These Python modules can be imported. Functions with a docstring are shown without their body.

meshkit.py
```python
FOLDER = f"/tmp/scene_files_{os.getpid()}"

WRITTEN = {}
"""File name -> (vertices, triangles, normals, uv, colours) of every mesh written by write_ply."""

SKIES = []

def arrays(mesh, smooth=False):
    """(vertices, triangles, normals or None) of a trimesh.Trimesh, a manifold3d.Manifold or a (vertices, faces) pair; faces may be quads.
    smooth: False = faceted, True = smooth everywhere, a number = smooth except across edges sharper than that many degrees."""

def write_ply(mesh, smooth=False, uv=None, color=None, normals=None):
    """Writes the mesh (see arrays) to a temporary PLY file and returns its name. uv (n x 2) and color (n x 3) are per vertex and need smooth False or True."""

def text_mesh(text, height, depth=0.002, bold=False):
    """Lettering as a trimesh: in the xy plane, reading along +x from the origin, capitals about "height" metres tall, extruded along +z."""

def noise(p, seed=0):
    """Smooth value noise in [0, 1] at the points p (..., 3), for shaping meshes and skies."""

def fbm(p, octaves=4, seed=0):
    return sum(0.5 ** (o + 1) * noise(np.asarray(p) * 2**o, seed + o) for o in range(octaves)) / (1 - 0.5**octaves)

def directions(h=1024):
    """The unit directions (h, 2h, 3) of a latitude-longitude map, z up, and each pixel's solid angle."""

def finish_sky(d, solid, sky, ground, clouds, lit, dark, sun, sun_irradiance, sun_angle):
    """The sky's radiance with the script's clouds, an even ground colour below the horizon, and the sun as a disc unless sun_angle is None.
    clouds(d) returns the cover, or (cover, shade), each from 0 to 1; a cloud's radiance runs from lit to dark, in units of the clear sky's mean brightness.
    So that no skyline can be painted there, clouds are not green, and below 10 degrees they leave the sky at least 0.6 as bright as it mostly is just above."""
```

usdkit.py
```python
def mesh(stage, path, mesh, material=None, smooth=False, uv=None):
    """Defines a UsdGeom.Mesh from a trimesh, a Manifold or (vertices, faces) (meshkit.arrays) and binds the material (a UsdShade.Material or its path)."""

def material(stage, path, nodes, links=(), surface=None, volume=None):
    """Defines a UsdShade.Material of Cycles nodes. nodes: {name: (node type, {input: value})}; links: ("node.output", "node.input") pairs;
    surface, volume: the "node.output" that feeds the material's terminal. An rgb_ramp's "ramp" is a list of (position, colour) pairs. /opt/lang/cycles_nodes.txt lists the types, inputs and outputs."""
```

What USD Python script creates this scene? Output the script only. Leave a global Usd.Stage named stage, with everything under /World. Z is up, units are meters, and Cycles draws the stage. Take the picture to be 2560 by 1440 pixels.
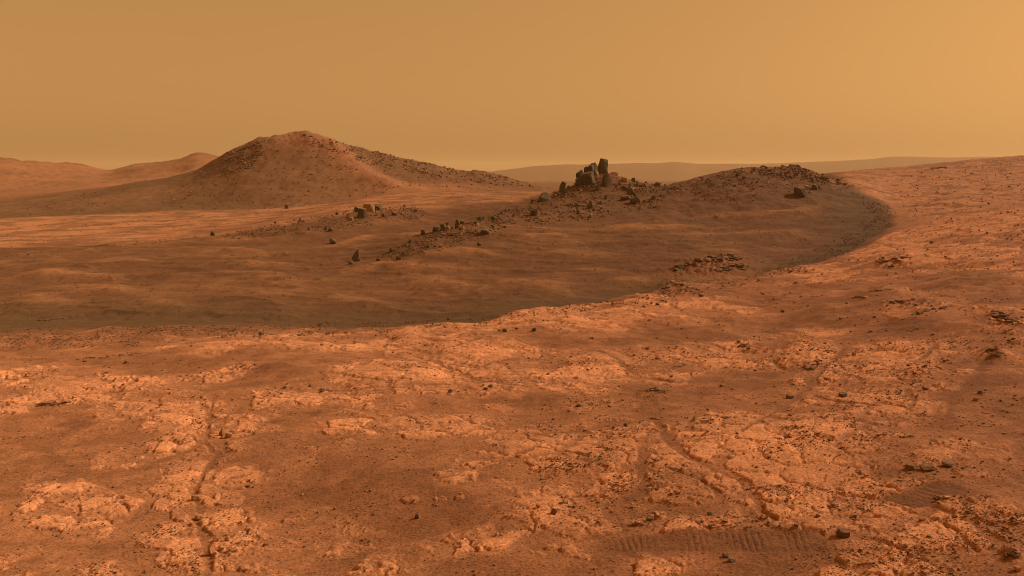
import math, random
import numpy as np
import trimesh, usdkit, meshkit
from pxr import Usd, UsdGeom, UsdLux, UsdShade, Gf, Sdf, Vt
from scipy.interpolate import PchipInterpolator
from scipy.spatial import cKDTree
from concurrent.futures import ThreadPoolExecutor

stage = Usd.Stage.CreateInMemory()
UsdGeom.SetStageUpAxis(stage, 'Z'); UsdGeom.SetStageMetersPerUnit(stage, 1.0)
UsdGeom.Xform.Define(stage, '/World'); UsdGeom.Scope.Define(stage, '/World/Looks')
rng = np.random.default_rng(7)
HAZE = 0.00044

# ------------------------------------------------------------------ camera, sky, sun, exposure
FPX, U0, VH, H = 2000.0, 1280.0, 430.0, 1.55      # focal length in photo pixels, centre column, eye-level row, camera height
cam = UsdGeom.Camera.Define(stage, '/World/camera')
cam.CreateProjectionAttr('perspective')
cam.CreateHorizontalApertureAttr(36.0); cam.CreateVerticalApertureAttr(20.25)
cam.CreateFocalLengthAttr(36.0 * FPX / 2560.0)
cam.CreateVerticalApertureOffsetAttr(-(720 - VH) / 2560.0 * 36.0)
cam.CreateClippingRangeAttr(Gf.Vec2f(0.05, 6000))
cam.CreateExposureAttr(0.06)
cam.AddTranslateOp().Set(Gf.Vec3d(0, 0, H)); cam.AddRotateXYZOp().Set(Gf.Vec3f(90, 0, 0))

SUN_AZ, SUN_EL = math.radians(76), math.radians(36)
sky_mat = usdkit.material(stage, '/World/Looks/dusty_sky', {
    'sky': ('sky_texture', {'sky_type': 'single_scattering', 'sun_disc': False, 'sun_elevation': SUN_EL, 'sun_rotation': SUN_AZ,
                            'altitude': 0.0, 'air_density': 1.0, 'aerosol_density': 3.0, 'ozone_density': 0.0}),
    'bw': ('rgb_to_bw', {}),
    'tint': ('mix_color', {'blend_type': 'multiply', 'fac': 1.0, 'b': (1.16, 0.575, 0.176), 'use_clamp': False}),
    'veil': ('mix_color', {'blend_type': 'mix', 'fac': 0.50, 'b': (6.05, 2.97, 0.92), 'use_clamp': False}),
    'bg': ('background_shader', {'strength': 0.1})},
    [('sky.color', 'bw.color'), ('bw.val', 'tint.a'), ('tint.result', 'veil.a'), ('veil.result', 'bg.color')], surface='bg.background')
dome = UsdLux.DomeLight.Define(stage, '/World/sky')
UsdShade.MaterialBindingAPI.Apply(dome.GetPrim()).Bind(sky_mat)
dome.GetPrim().SetCustomDataByKey('kind', 'structure'); dome.GetPrim().SetCustomDataByKey('label', 'butterscotch dusty sky')
sun = UsdLux.DistantLight.Define(stage, '/World/sun')
sun.CreateIntensityAttr(1.2); sun.CreateAngleAttr(0.5); sun.CreateNormalizeAttr(True); sun.CreateColorAttr(Gf.Vec3f(1.0, 0.86, 0.68))
sd = np.array([math.sin(SUN_AZ) * math.cos(SUN_EL), math.cos(SUN_AZ) * math.cos(SUN_EL), math.sin(SUN_EL)])   # towards the sun
sun.AddRotateXYZOp().Set(Gf.Vec3f(90 - math.degrees(SUN_EL), 0, 180 - math.degrees(SUN_AZ)))

# ------------------------------------------------------------------ helpers
def tag(p, label=None, cat=None, group=None, kind=None):
    p = p.GetPrim()
    for k, v in (('label', label), ('category', cat), ('group', group), ('kind', kind)):
        if v: p.SetCustomDataByKey(k, v)
    return p
taken = {}
def numbered(name, parent='/World'):
    k = parent + '/' + name
    n = taken.get(k, 0); taken[k] = n + 1
    return k if n == 0 else f'{k}_{n:03d}'
def h2(ix, iy, s):
    h = (ix * 374761393 + iy * 668265263 + s * 1442695041) & 0xFFFFFFFF
    h = ((h ^ (h >> 13)) * 1274126177) & 0xFFFFFFFF
    return (h ^ (h >> 16)) & 0xFFFFFFFF
_T = np.random.default_rng(1234); _PERM = _T.permutation(4096).astype(np.int32); _ANG = _T.uniform(0, 2 * math.pi, 4096)
_GC, _GS = np.cos(_ANG).astype(np.float32), np.sin(_ANG).astype(np.float32)
def _n2(x, y, s):
    fx0, fy0 = np.floor(x), np.floor(y)
    ix, iy = fx0.astype(np.int32), fy0.astype(np.int32)
    fx, fy = (x - fx0).astype(np.float32), (y - fy0).astype(np.float32)
    ux, uy = fx * fx * fx * (fx * (fx * 6 - 15) + 10), fy * fy * fy * (fy * (fy * 6 - 15) + 10)
    sx0, sx1 = _PERM[(ix + s * 131) & 4095], _PERM[(ix + 1 + s * 131) & 4095]
    def g(sx, b):
        t = _PERM[(sx + iy + b) & 4095]
        return t
    def dot(t, ax, ay): return _GC[t] * ax + _GS[t] * ay
    a, b = dot(g(sx0, 0), fx, fy), dot(g(sx1, 0), fx - 1, fy)
    c, d = dot(g(sx0, 1), fx, fy - 1), dot(g(sx1, 1), fx - 1, fy - 1)
    a = a + ux * (b - a); c = c + ux * (d - c)
    return 1.5 * (a + uy * (c - a))
def n2(x, y, s=0): return _n2(np.asarray(x, float), np.asarray(y, float), s)
def _fbm(x, y, s, o, r):
    t, a, w = 0, 1.0, 0
    for k in range(o):
        t = t + a * _n2(x * 2 ** k + 17.3 * k, y * 2 ** k - 9.1 * k, s + k); w += a; a *= r
    return t / w * 1.25
_POOL = ThreadPoolExecutor(4)
def fbm(x, y, s=0, o=4, r=0.5):
    x, y = np.broadcast_arrays(np.asarray(x, float), np.asarray(y, float))
    if x.size < 20000: return _fbm(x, y, s, o, r).astype(float)
    shp = x.shape; x, y = x.ravel(), y.ravel(); n = len(x); step = 32768
    out = np.empty(n)
    def job(i): out[i:i + step] = _fbm(x[i:i + step], y[i:i + step], s, o, r)
    list(_POOL.map(job, range(0, n, step)))
    return out.reshape(shp)
def sstep(a, b, x):
    t = np.clip((x - a) / (b - a), 0, 1)
    return t * t * (3 - 2 * t)
def srgb(*c):
    c = np.array(c, float) / 255
    return np.where(c < 0.04045, c / 12.92, ((c + 0.055) / 1.055) ** 2.4)

# ------------------------------------------------------------------ terrain profile: lines of the land, each (column, distance, row on a level camera)
R = [
 [(-600,1.2,3100),(1280,1.2,3013),(3160,1.2,2900)],
 [(-600,3.6,1452),(0,3.6,1450),(1280,3.4,1442),(2560,3.0,1440),(3160,2.9,1420)],
 [(-600,5.8,1110),(0,5.8,1105),(1280,5.4,1100),(2560,4.6,1098),(3160,4.5,1060)],
 [(-600,8.3,928),(0,8.3,928),(700,8.2,925),(1280,8.1,920),(1800,8.1,918),(2560,7.6,850),(3160,7.5,805)],
 # 4 near lip of the hollow
 [(-600,12,845),(0,12,832),(250,12,826),(500,12,822),(750,12,818),(1000,12,815),(1120,12.1,805),(1250,12.5,786),(1400,13.2,768),(1500,14,753),(1600,14.8,738),(1750,16,714),(1900,17.3,690),(2000,18.5,664),(2120,20.5,628),(2200,21.8,598),(2240,22.4,583),(2400,23,543),(2560,23,513),(3160,22,480)],
 [(-600,14,815),(0,14,800),(250,14,795),(500,14,795),(750,14,803),(1000,14,807),(1120,14,799),(1250,14.6,780),(1400,15.3,764),(1500,16,749),(1600,16.9,734),(1750,18.1,709),(1900,19.4,684),(2000,20.5,658),(2120,22.2,620),(2200,23.6,584),(2240,24.2,566),(2400,24.5,531),(2560,23.7,509),(3160,22.7,476)],
 # 6 floor
 [(-600,17.5,735),(0,17.5,728),(250,17.5,725),(750,17.5,728),(1050,17.5,735),(1200,17.8,724),(1360,18.3,704),(1500,19,690),(1650,19.8,674),(1800,20.8,655),(1900,21.9,640),(2000,23,621),(2120,24.6,588),(2200,25.6,562),(2240,26,550),(2400,26,522),(2560,24.6,505),(3160,23.6,472)],
 # 7 rubble line below the spire
 [(-600,22,665),(0,22,660),(250,22,655),(500,22.5,650),(750,23,645),(900,23,640),(1050,24,600),(1200,27,560),(1360,30,530),(1500,31,516),(1600,29,535),(1700,27.5,552),(1800,27.3,560),(1900,27.5,547),(2000,28,532),(2120,28.6,525),(2200,28.3,528),(2240,28.0,528),(2400,27.4,513),(2560,26.5,500),(3160,26,466)],
 [(-600,24.5,640),(0,24.5,635),(250,24.5,630),(500,25.5,615),(750,27,595),(900,29,570),(1050,30,570),(1200,32,540),(1360,33,512),(1500,33.7,482),(1600,32.5,495),(1700,31,502),(1800,30.8,490),(1900,31,477),(2000,31.4,476),(2120,31,497),(2200,30.2,512),(2240,29.7,522),(2400,29,510),(2560,29,494),(3160,29,460)],
 # 9 far lip, spire mound, right mound
 [(-600,27,622),(0,27,615),(250,27,610),(520,28.5,589),(750,31,552),(900,33.5,527),(1050,35,517),(1200,36.5,507),(1300,36.5,500),(1360,36.5,489),(1410,36.5,474),(1450,36.5,456),(1480,36.5,443),(1500,36.5,436),(1525,36.5,434),(1560,36.5,444),(1600,36.5,457),(1650,36,465),(1720,36,449),(1800,36,430),(1860,36,421),(1900,36,419),(1960,36,416),(2000,35.8,420),(2060,35,438),(2120,33.6,470),(2200,32,500),(2240,31,515),(2400,31,503),(2560,31.5,487),(3160,32,452)],
 [(-600,38,590),(0,38,577),(250,38,568),(500,38,558),(750,40,535),(900,42,510),(1050,43,502),(1200,45,492),(1300,46,490),(1360,46,488),(1500,46,520),(1800,46,520),(2000,46,500),(2060,41,470),(2120,38,450),(2240,35,490),(2400,36,478),(2560,36.5,462),(3160,37,430)],
 # 11 foot of the hill
 [(-600,50,560),(0,50,548),(250,50,535),(400,50,530),(500,50,528),(750,50,517),(900,52,498),(1050,54,482),(1200,56,478),(1360,56,479),(1500,56,510),(2000,54,480),(2120,46,440),(2240,44,460),(2400,45,448),(2560,45,434),(3160,46,405)],
 [(-600,61,545),(0,61,527),(150,61,512),(250,61,502),(400,61,490),(475,61,478),(545,61,462),(600,61,446),(700,61,430),(760,61,426),(850,61,430),(950,61,440),(1050,61,450),(1200,61,457),(1300,61,466),(1360,61,475),(1500,61,500),(2000,58,460),(2120,52,434),(2240,52,438),(2400,52,424),(2560,52,410),(3160,53,380)],
 # 13 hill crest and right skyline
 [(-600,72,540),(0,72,508),(150,72,490),(250,72,475),(330,72,460),(400,72,448),(475,72,430),(545,72,393),(600,72,366),(650,72,346),(690,72,340),(760,72,333),(800,72,344),(900,72,370),(1000,72,395),(1100,72,417),(1150,72,428),(1220,72,432),(1250,72,438),(1300,72,455),(1365,72,470),(1450,72,482),(1600,72,490),(2000,66,440),(2100,60,430),(2200,60,421),(2300,60,412),(2400,60,402),(2480,60,395),(2560,60,389),(3160,60,345)],
 [(-600,100,500),(0,100,470),(250,100,462),(475,100,456),(700,100,450),(1000,100,455),(1360,100,490),(1600,100,490),(2000,90,460),(2560,90,430),(3160,90,400)],
 # 15 left back ridge
 [(-600,150,380),(0,150,396),(60,150,403),(200,150,413),(270,150,424),(340,150,412),(430,150,402),(500,150,382),(545,150,391),(620,150,410),(900,150,440),(1200,150,470),(1600,150,480),(2000,150,475),(2560,150,450),(3160,150,430)],
 [(-600,260,440),(0,260,440),(1280,260,462),(2560,260,462),(3160,260,455)],
 [(-600,1000,449),(1280,1000,449),(3160,1000,449)],
 [(-600,1700,443),(1280,1700,443),(3160,1700,443)],
]
NR = len(R)
row_d = [PchipInterpolator([k[0] for k in r], [k[1] for k in r]) for r in R]
row_v = [PchipInterpolator([k[0] for k in r], [k[2] for k in r]) for r in R]

# columns: direction of each column, dense where the photograph looks, coarse all the way round behind
tan_in = np.linspace(-0.70, 0.70, 1040)
th = np.concatenate([np.radians(np.linspace(-180, -36.5, 60)), np.arctan(tan_in), np.radians(np.linspace(36.5, 180, 60))])
NC = len(th)
A_ = np.tan(np.clip(th, -math.radians(50), math.radians(50)))
Uc = np.clip(U0 + FPX * A_, -600, 3160)
# rows: distance
def seg(a, b, n): return np.exp(np.linspace(math.log(a), math.log(b), n, endpoint=False))
dd = np.concatenate([seg(0.15, 2.6, 24), seg(2.6, 7, 330), seg(7, 13, 170), seg(13, 40, 290), seg(40, 80, 130), seg(80, 160, 60), seg(160, 1700, 16), [1700]])
ND = len(dd)
D = np.stack([f(Uc) for f in row_d]); Vr = np.stack([f(Uc) for f in row_v])            # NR x NC
back = np.clip((np.abs(th) - math.radians(50)) / math.radians(130), 0, 1)               # behind: both sides blend into one
mid = NC - 1 - np.arange(NC)
D = D * (1 - back / 2) + D[:, mid] * back / 2; Vr = Vr * (1 - back / 2) + Vr[:, mid] * back / 2
Vb, Q = np.empty((ND, NC)), np.empty((ND, NC))
ld = np.log(dd)
for j in range(NC):
    assert (np.diff(D[:, j]) > 0).all(), (Uc[j], D[:, j])
    L = np.log(D[:, j])
    zr = H - D[:, j] * (Vr[:, j] - VH) / FPX
    L2 = np.concatenate([[math.log(0.15)], L]); z2 = np.concatenate([[0.0], zr])
    zz = PchipInterpolator(np.exp(L2), z2)(np.clip(dd, 0.15, math.exp(L[-1])))
    Vb[:, j] = VH + (H - zz) / dd * FPX
    Q[:, j] = np.interp(ld, L, np.arange(NR))
kern = np.array([1, 4, 6, 4, 1]) / 16.0
Ug = np.broadcast_to(U0 + FPX * A_, (ND, NC))
inside = np.abs(th) <= math.radians(50)
X = np.where(inside, dd[:, None] * A_, dd[:, None] / math.cos(math.radians(50)) * np.sin(th))
Y = np.where(inside, dd[:, None] * np.ones(NC), dd[:, None] / math.cos(math.radians(50)) * np.cos(th))
Z0 = H - dd[:, None] * (Vb - VH) / FPX
DD = np.broadcast_to(dd[:, None], (ND, NC))
from scipy.ndimage import gaussian_filter1d
wsm = np.maximum(1 - sstep(2.9, 3.85, Q), sstep(2250, 2400, Ug) * (1 - sstep(12.0, 13.0, Q))) * sstep(1900, 2050, Ug) * (np.abs(th) < 1.2)
Zs = gaussian_filter1d(Z0, 45, axis=1); Z0 = Z0 + (Zs - Z0) * wsm
Zs = gaussian_filter1d(Z0, 9, axis=1); Z0 = Z0 + (Zs - Z0) * (1 - sstep(8.3, 8.8, Q)) * (np.abs(th) < 1.2)
Vb = VH + (H - Z0) / DD * FPX

def base_at(U, V):
    """the visible point of the bare land at a column and row"""
    j = int(np.argmin(np.abs(A_ - (U - U0) / FPX)))
    k = np.nonzero(Vb[24:, j] <= V)[0]
    return (X[24 + k[0], j], Y[24 + k[0], j], Z0[24 + k[0], j]) if len(k) else (X[400, j], Y[400, j], Z0[400, j])

# ------------------------------------------------------------------ what covers the land: pale bedrock, soil, dark sand
Ux, Vx = Ug, Vb
PALE = [(480,1085,85,55,.9),(390,1050,140,40,.6),(180,965,150,32,.75),(300,1005,220,26,.45),(480,1178,60,38,1),(430,1235,80,40,.6),(565,1190,70,25,.8),(570,1300,75,40,.9),(455,1350,90,28,1),(470,1405,70,28,1.1),(340,1270,110,60,.25),(240,1425,60,18,.8),(150,1240,160,50,.3),(590,1085,40,15,.8),
 (700,1000,80,30,.6),(880,965,180,40,.6),(1000,930,120,35,.75),(1080,950,80,30,.7),(1200,890,170,30,.8),(960,850,200,20,.5),(700,845,150,22,.55),(1150,812,160,16,.7),(1350,798,220,20,1),(1560,795,120,20,1),(1380,932,200,26,.75),(1300,963,90,14,.7),(560,870,120,25,.5),
 (1250,1010,380,60,.25),(1120,1060,230,36,.45),(1480,1100,200,40,.6),(1400,1150,160,36,.55),(1550,1195,80,30,.7),(1800,1075,130,45,.75),(1860,1120,150,45,.85),(1725,1160,75,28,1),(1812,1212,50,33,1),(1430,1300,105,48,.9),(1740,1330,85,36,1.2),(1640,1215,60,30,.5),
 (2000,1180,150,80,1.2),(2050,1075,150,55,.75),(2010,1270,130,45,1),(2120,905,190,48,.9),(2030,880,60,33,1),(2300,900,150,60,.7),(2250,1010,120,36,.8),(1800,910,70,28,.9),(1690,890,150,14,.7),(2050,828,90,13,.9),
 (2250,565,190,55,.7),(2380,480,220,55,.6),(2200,605,120,24,.8),(2050,690,100,16,.9),(1940,682,150,10,.7),(2480,560,120,40,.6),(2400,650,200,30,.4),(2400,1140,150,60,.55),(2300,1330,200,50,.55),(2200,1262,140,26,.7),(2450,1310,120,36,.7),(2250,1420,85,34,.9),(2080,1445,90,26,1.2),(1700,1412,120,24,.7),(1400,1390,120,28,.5),
 (2400,770,150,25,.3),(2460,850,150,30,.3),(1700,760,160,14,.5),(1880,790,120,14,.5),(1400,870,150,12,.3),(830,1130,60,20,.3),(740,1180,90,30,.2)]
SOIL = [(530,1060,25,55,.9),(760,1260,150,110,.35),(1000,1250,250,140,.45),(900,1380,220,60,.35),(620,930,110,26,.5),(250,895,320,26,.5),(230,1140,230,34,.4),(1700,975,100,36,.5),(1500,1030,230,50,.45),(1640,1020,40,40,.6),(1880,905,55,35,.9),(1500,855,200,14,.4),(1720,830,230,24,.35),(1900,765,150,50,.35),(2200,780,200,36,.5),(2370,1000,40,60,.6),(2230,1150,60,40,.4),(1700,1280,150,22,.6),(1800,1372,260,22,1.2),(1990,1375,100,34,1),(2310,1240,90,18,.9),(1950,1425,110,26,.9),(2200,830,330,12,.6),(2440,940,40,45,.6)]
P = np.full((ND, NC), -0.02)
near = (Vx > 380) & (Vx < 1700) & (Ux > -700) & (Ux < 3300)
ii = np.nonzero(near)
pu, pv = Ux[ii], Vx[ii]; px, py = X[ii], Y[ii]; pd = DD[ii]
wu = pu + 26 * fbm(px * 2.2, py * 2.2, 3, 3) * np.clip(6 / pd, .3, 2); wv = pv + 14 * fbm(px * 2.0 + 40, py * 2.0, 5, 3)
acc = np.full(len(pu), 0.0)
for (u, v, ru, rv, w) in PALE:
    e = ((wu - u) / ru) ** 2 + ((wv - v) / rv) ** 2
    m = e < 9; acc[m] += w * np.exp(-0.9 * e[m])
for (u, v, ru, rv, w) in SOIL:
    e = ((wu - u) / ru) ** 2 + ((wv - v) / rv) ** 2
    m = e < 9; acc[m] -= .55 * w * np.exp(-0.9 * e[m])
P[ii] = acc
Qn = Q + 0.10 * fbm(X / DD * 9, np.log(DD) * 14, 11, 3)
lip = np.where(Ux < 2240, 4.0, 99)
soft = 1 - sstep(800, 1150, Ux)
lipn = .26 * fbm(X * 1.6, Y * 1.6, 24, 5, .68)
crater = sstep(3.95 - .55 * soft, 4.12 + .45 * soft, Qn + lipn + .30 * soft * fbm(X * 3, Y * 3, 23, 3)) * (1 - sstep(8.6, 9.0, Qn))
edge_u = np.interp(Vx, [440, 470, 500, 520, 540, 560, 590, 615, 640, 660, 690], [2040, 2135, 2200, 2224, 2232, 2228, 2203, 2165, 2100, 2040, 1900])
c2 = 1 - sstep(-26, 14, Ux - edge_u + 30 * fbm(X * .5, Y * .5, 21, 4, .6)); c2 = c2 * sstep(3.2, 3.6, Q) * (1 - sstep(9.6, 10.2, Q))
crater = crater + (c2 - crater) * sstep(1960, 2030, Ux)
mound = sstep(6.6, 7.3, Qn) * (1 - sstep(9.4, 9.8, Qn)) * sstep(1050, 1300, Ux) * (1 - sstep(2080, 2150, Ux))
behind_mound = sstep(8.8, 9.1, Qn) * sstep(1340, 1420, Ux) * (1 - sstep(2060, 2120, Ux))
plain = sstep(8.7, 9.0, Qn) * (1 - sstep(1300, 1420, Ux)) * (1 - sstep(10.9, 11.15, Qn))
plain = np.where(Ux < 2100, plain, 0)
slope = sstep(10.9, 11.15, Qn) * (1 - sstep(13.0, 13.6, Qn)) * (1 - sstep(1380, 1460, Ux))
ridge = sstep(13.3, 13.9, Qn) * (Ux < 1500)
right_far = np.maximum(sstep(3.6, 5.2, Qn) * sstep(2205, 2300, Ux), sstep(8.9, 9.3, Qn) * sstep(2010, 2060, Ux)) * (1 - crater)

near_rock = np.clip(1 - sstep(4.0, 4.4, Qn) + right_far, 0, 1) * (1 - crater)
w1, w2 = fbm(X * 1.1, Y * 1.1, 31, 3), fbm(X * 1.1 + 50, Y * 1.1, 33, 3)
# plates: the bedrock is broken into slabs by cracks filled with soil
g = 0.50
cx, cy = np.meshgrid(np.arange(-16, 16, g), np.arange(1.5, 22, g)); cc = np.stack([cx.ravel(), cy.ravel()], 1) + np.random.default_rng(5).uniform(-.42, .42, (cx.size, 2)) * g
cc = cc[np.random.default_rng(6).random(len(cc)) < 0.72]
tree = cKDTree(cc)
plates = (Q > -0.5) & (DD < 22) & (Y > 1.4) & (np.abs(X) < 17) & (Q < 4.3)
iw = np.nonzero(plates)
wx, wy = X[iw] + 0.10 * w1[iw] + 0.025 * fbm(X[iw] * 7, Y[iw] * 7, 8, 3), Y[iw] + 0.10 * w2[iw] + 0.025 * fbm(X[iw] * 7 + 9, Y[iw] * 7, 9, 3)
(dist, idx) = tree.query(np.stack([wx, wy], 1), k=2)
cell = np.full((ND, NC), -1); cell[iw] = idx[:, 0]
edge = np.full((ND, NC), 0.2)
sep = np.linalg.norm(cc[idx[:, 0]] - cc[idx[:, 1]], axis=1)
edge[iw] = (dist[:, 1] ** 2 - dist[:, 0] ** 2) / (2 * sep)
cell_r = h2(np.arange(len(cc)), np.arange(len(cc)) * 3, 4) / 4294967296.0
cr = np.where(cell >= 0, cell_r[np.clip(cell, 0, None)], 0.5)

def plate_field(g, dmin, dmax, sd, warp, keepf=.8):
    """a second generation of plates: (random tone of the plate, distance to its edge)"""
    rr = np.random.default_rng(sd); R_ = dmax * 1.15
    gx_, gy_ = np.meshgrid(np.arange(-R_, R_, g), np.arange(1.2, dmax + 2, g))
    c = np.stack([gx_.ravel(), gy_.ravel()], 1); c = c[np.abs(c[:, 0]) < c[:, 1] * .85 + 1.5]
    c = c + rr.uniform(-.48, .48, c.shape) * g; c = c[rr.random(len(c)) < keepf]
    t_ = cKDTree(c); m = np.nonzero((DD > dmin) & (DD < dmax) & (np.abs(X) < Y * .8 + 1))
    qx = X[m] + warp * g * fbm(X[m] * 1.4 / g, Y[m] * 1.4 / g, sd, 4, .6); qy = Y[m] + warp * g * fbm(X[m] * 1.4 / g + 31, Y[m] * 1.4 / g, sd + 1, 4, .6)
    ds, ix = t_.query(np.stack([qx, qy], 1), k=2, workers=4)
    e = np.full((ND, NC), g * .4); tn = np.full((ND, NC), .5)
    e[m] = (ds[:, 1] ** 2 - ds[:, 0] ** 2) / (2 * np.linalg.norm(c[ix[:, 0]] - c[ix[:, 1]], axis=1)); tn[m] = rr.random(len(c))[ix[:, 0]]
    return tn, e
t_s, e_s = plate_field(.20, 2.3, 12, 71, .30)
t_l, e_l = plate_field(1.1, 8, 62, 72, .40)
t_m, e_m = plate_field(.55, 5, 26, 73, .35)
CRACKS = [([(534,985),(527,1050),(512,1105),(545,1140),(505,1190),(480,1235),(505,1270),(490,1290),(512,1345),(520,1400),(505,1460)],.030),([(545,1140),(610,1120),(660,1125)],.02),([(512,1110),(420,1140),(340,1172),(230,1180),(120,1200),(50,1225)],.05),([(480,1235),(420,1262),(370,1275)],.025),
 ([(1045,893),(1090,908),(1140,925),(1200,945),(1262,962),(1330,975)],.05),([(1165,925),(1225,905),(1290,895),(1400,893)],.035),([(830,978),(900,980),(1000,977),(1100,965),(1200,952)],.035),([(1090,885),(1150,866),(1230,853),(1300,852)],.05),
 ([(1310,840),(1420,865),(1520,890),(1600,935),(1700,960)],.06),([(1700,1132),(1640,1060),(1625,1010),(1640,985)],.05),([(1690,1130),(1745,1158),(1790,1180),(1845,1198),(1872,1230),(1895,1275),(1930,1300)],.035),([(1790,1180),(1745,1198),(1665,1180)],.02),([(1745,1198),(1775,1220),(1800,1255)],.02),([(1612,1130),(1602,1180),(1600,1240)],.04),
 ([(1700,1112),(1780,1098),(1850,1085),(1905,1050),(1960,1020),(2030,960),(2062,915),(2120,868)],.045),([(2062,915),(2020,932),(1960,930),(1930,905)],.05),([(2350,855),(2320,880),(2290,910)],.05),([(2500,885),(2450,930),(2420,970),(2380,1000),(2380,1050)],.07),([(1290,1140),(1330,1125),(1400,1130),(1470,1145)],.03),([(1300,1090),(1420,1080),(1560,1060),(1640,1040)],.04),
 ([(2270,975),(2285,1000),(2270,1020),(2200,1012),(2120,1005),(2040,990)],.035),([(1510,1275),(1540,1310),(1570,1330),(1500,1350),(1440,1362)],.02),([(700,1092),(640,1085),(580,1100)],.02)]
crk = np.zeros((ND, NC))
fore = np.nonzero((DD > 2.4) & (DD < 16) & (np.abs(Ux - 1280) < 1700))
fx_, fy_ = X[fore] + 0.03 * w1[fore] + .012 * fbm(X[fore] * 9, Y[fore] * 9, 41, 2), Y[fore] + 0.03 * w2[fore] + .012 * fbm(X[fore] * 9, Y[fore] * 9 + 7, 43, 2)
cv = np.zeros(len(fx_)); cwn = fbm(fx_ * 2.4, fy_ * 2.4, 44, 3)
for pts, w in CRACKS:
    q = np.array([base_at(*p)[:2] for p in pts])
    for a, b in zip(q[:-1], q[1:]):
        m = (fx_ > min(a[0], b[0]) - .3) & (fx_ < max(a[0], b[0]) + .3) & (fy_ > min(a[1], b[1]) - .3) & (fy_ < max(a[1], b[1]) + .3)
        if not m.any(): continue
        ab = b - a; t = np.clip(((fx_[m] - a[0]) * ab[0] + (fy_[m] - a[1]) * ab[1]) / (ab @ ab), 0, 1)
        r = np.hypot(fx_[m] - a[0] - t * ab[0], fy_[m] - a[1] - t * ab[1])
        cv[m] = np.maximum(cv[m], 1 - sstep(w * .3, w * 1.2, r / (.55 + 1.5 * np.abs(cwn[m])) + .03 * (t_s[fore][m] - .5)))
crk[fore] = cv

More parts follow.
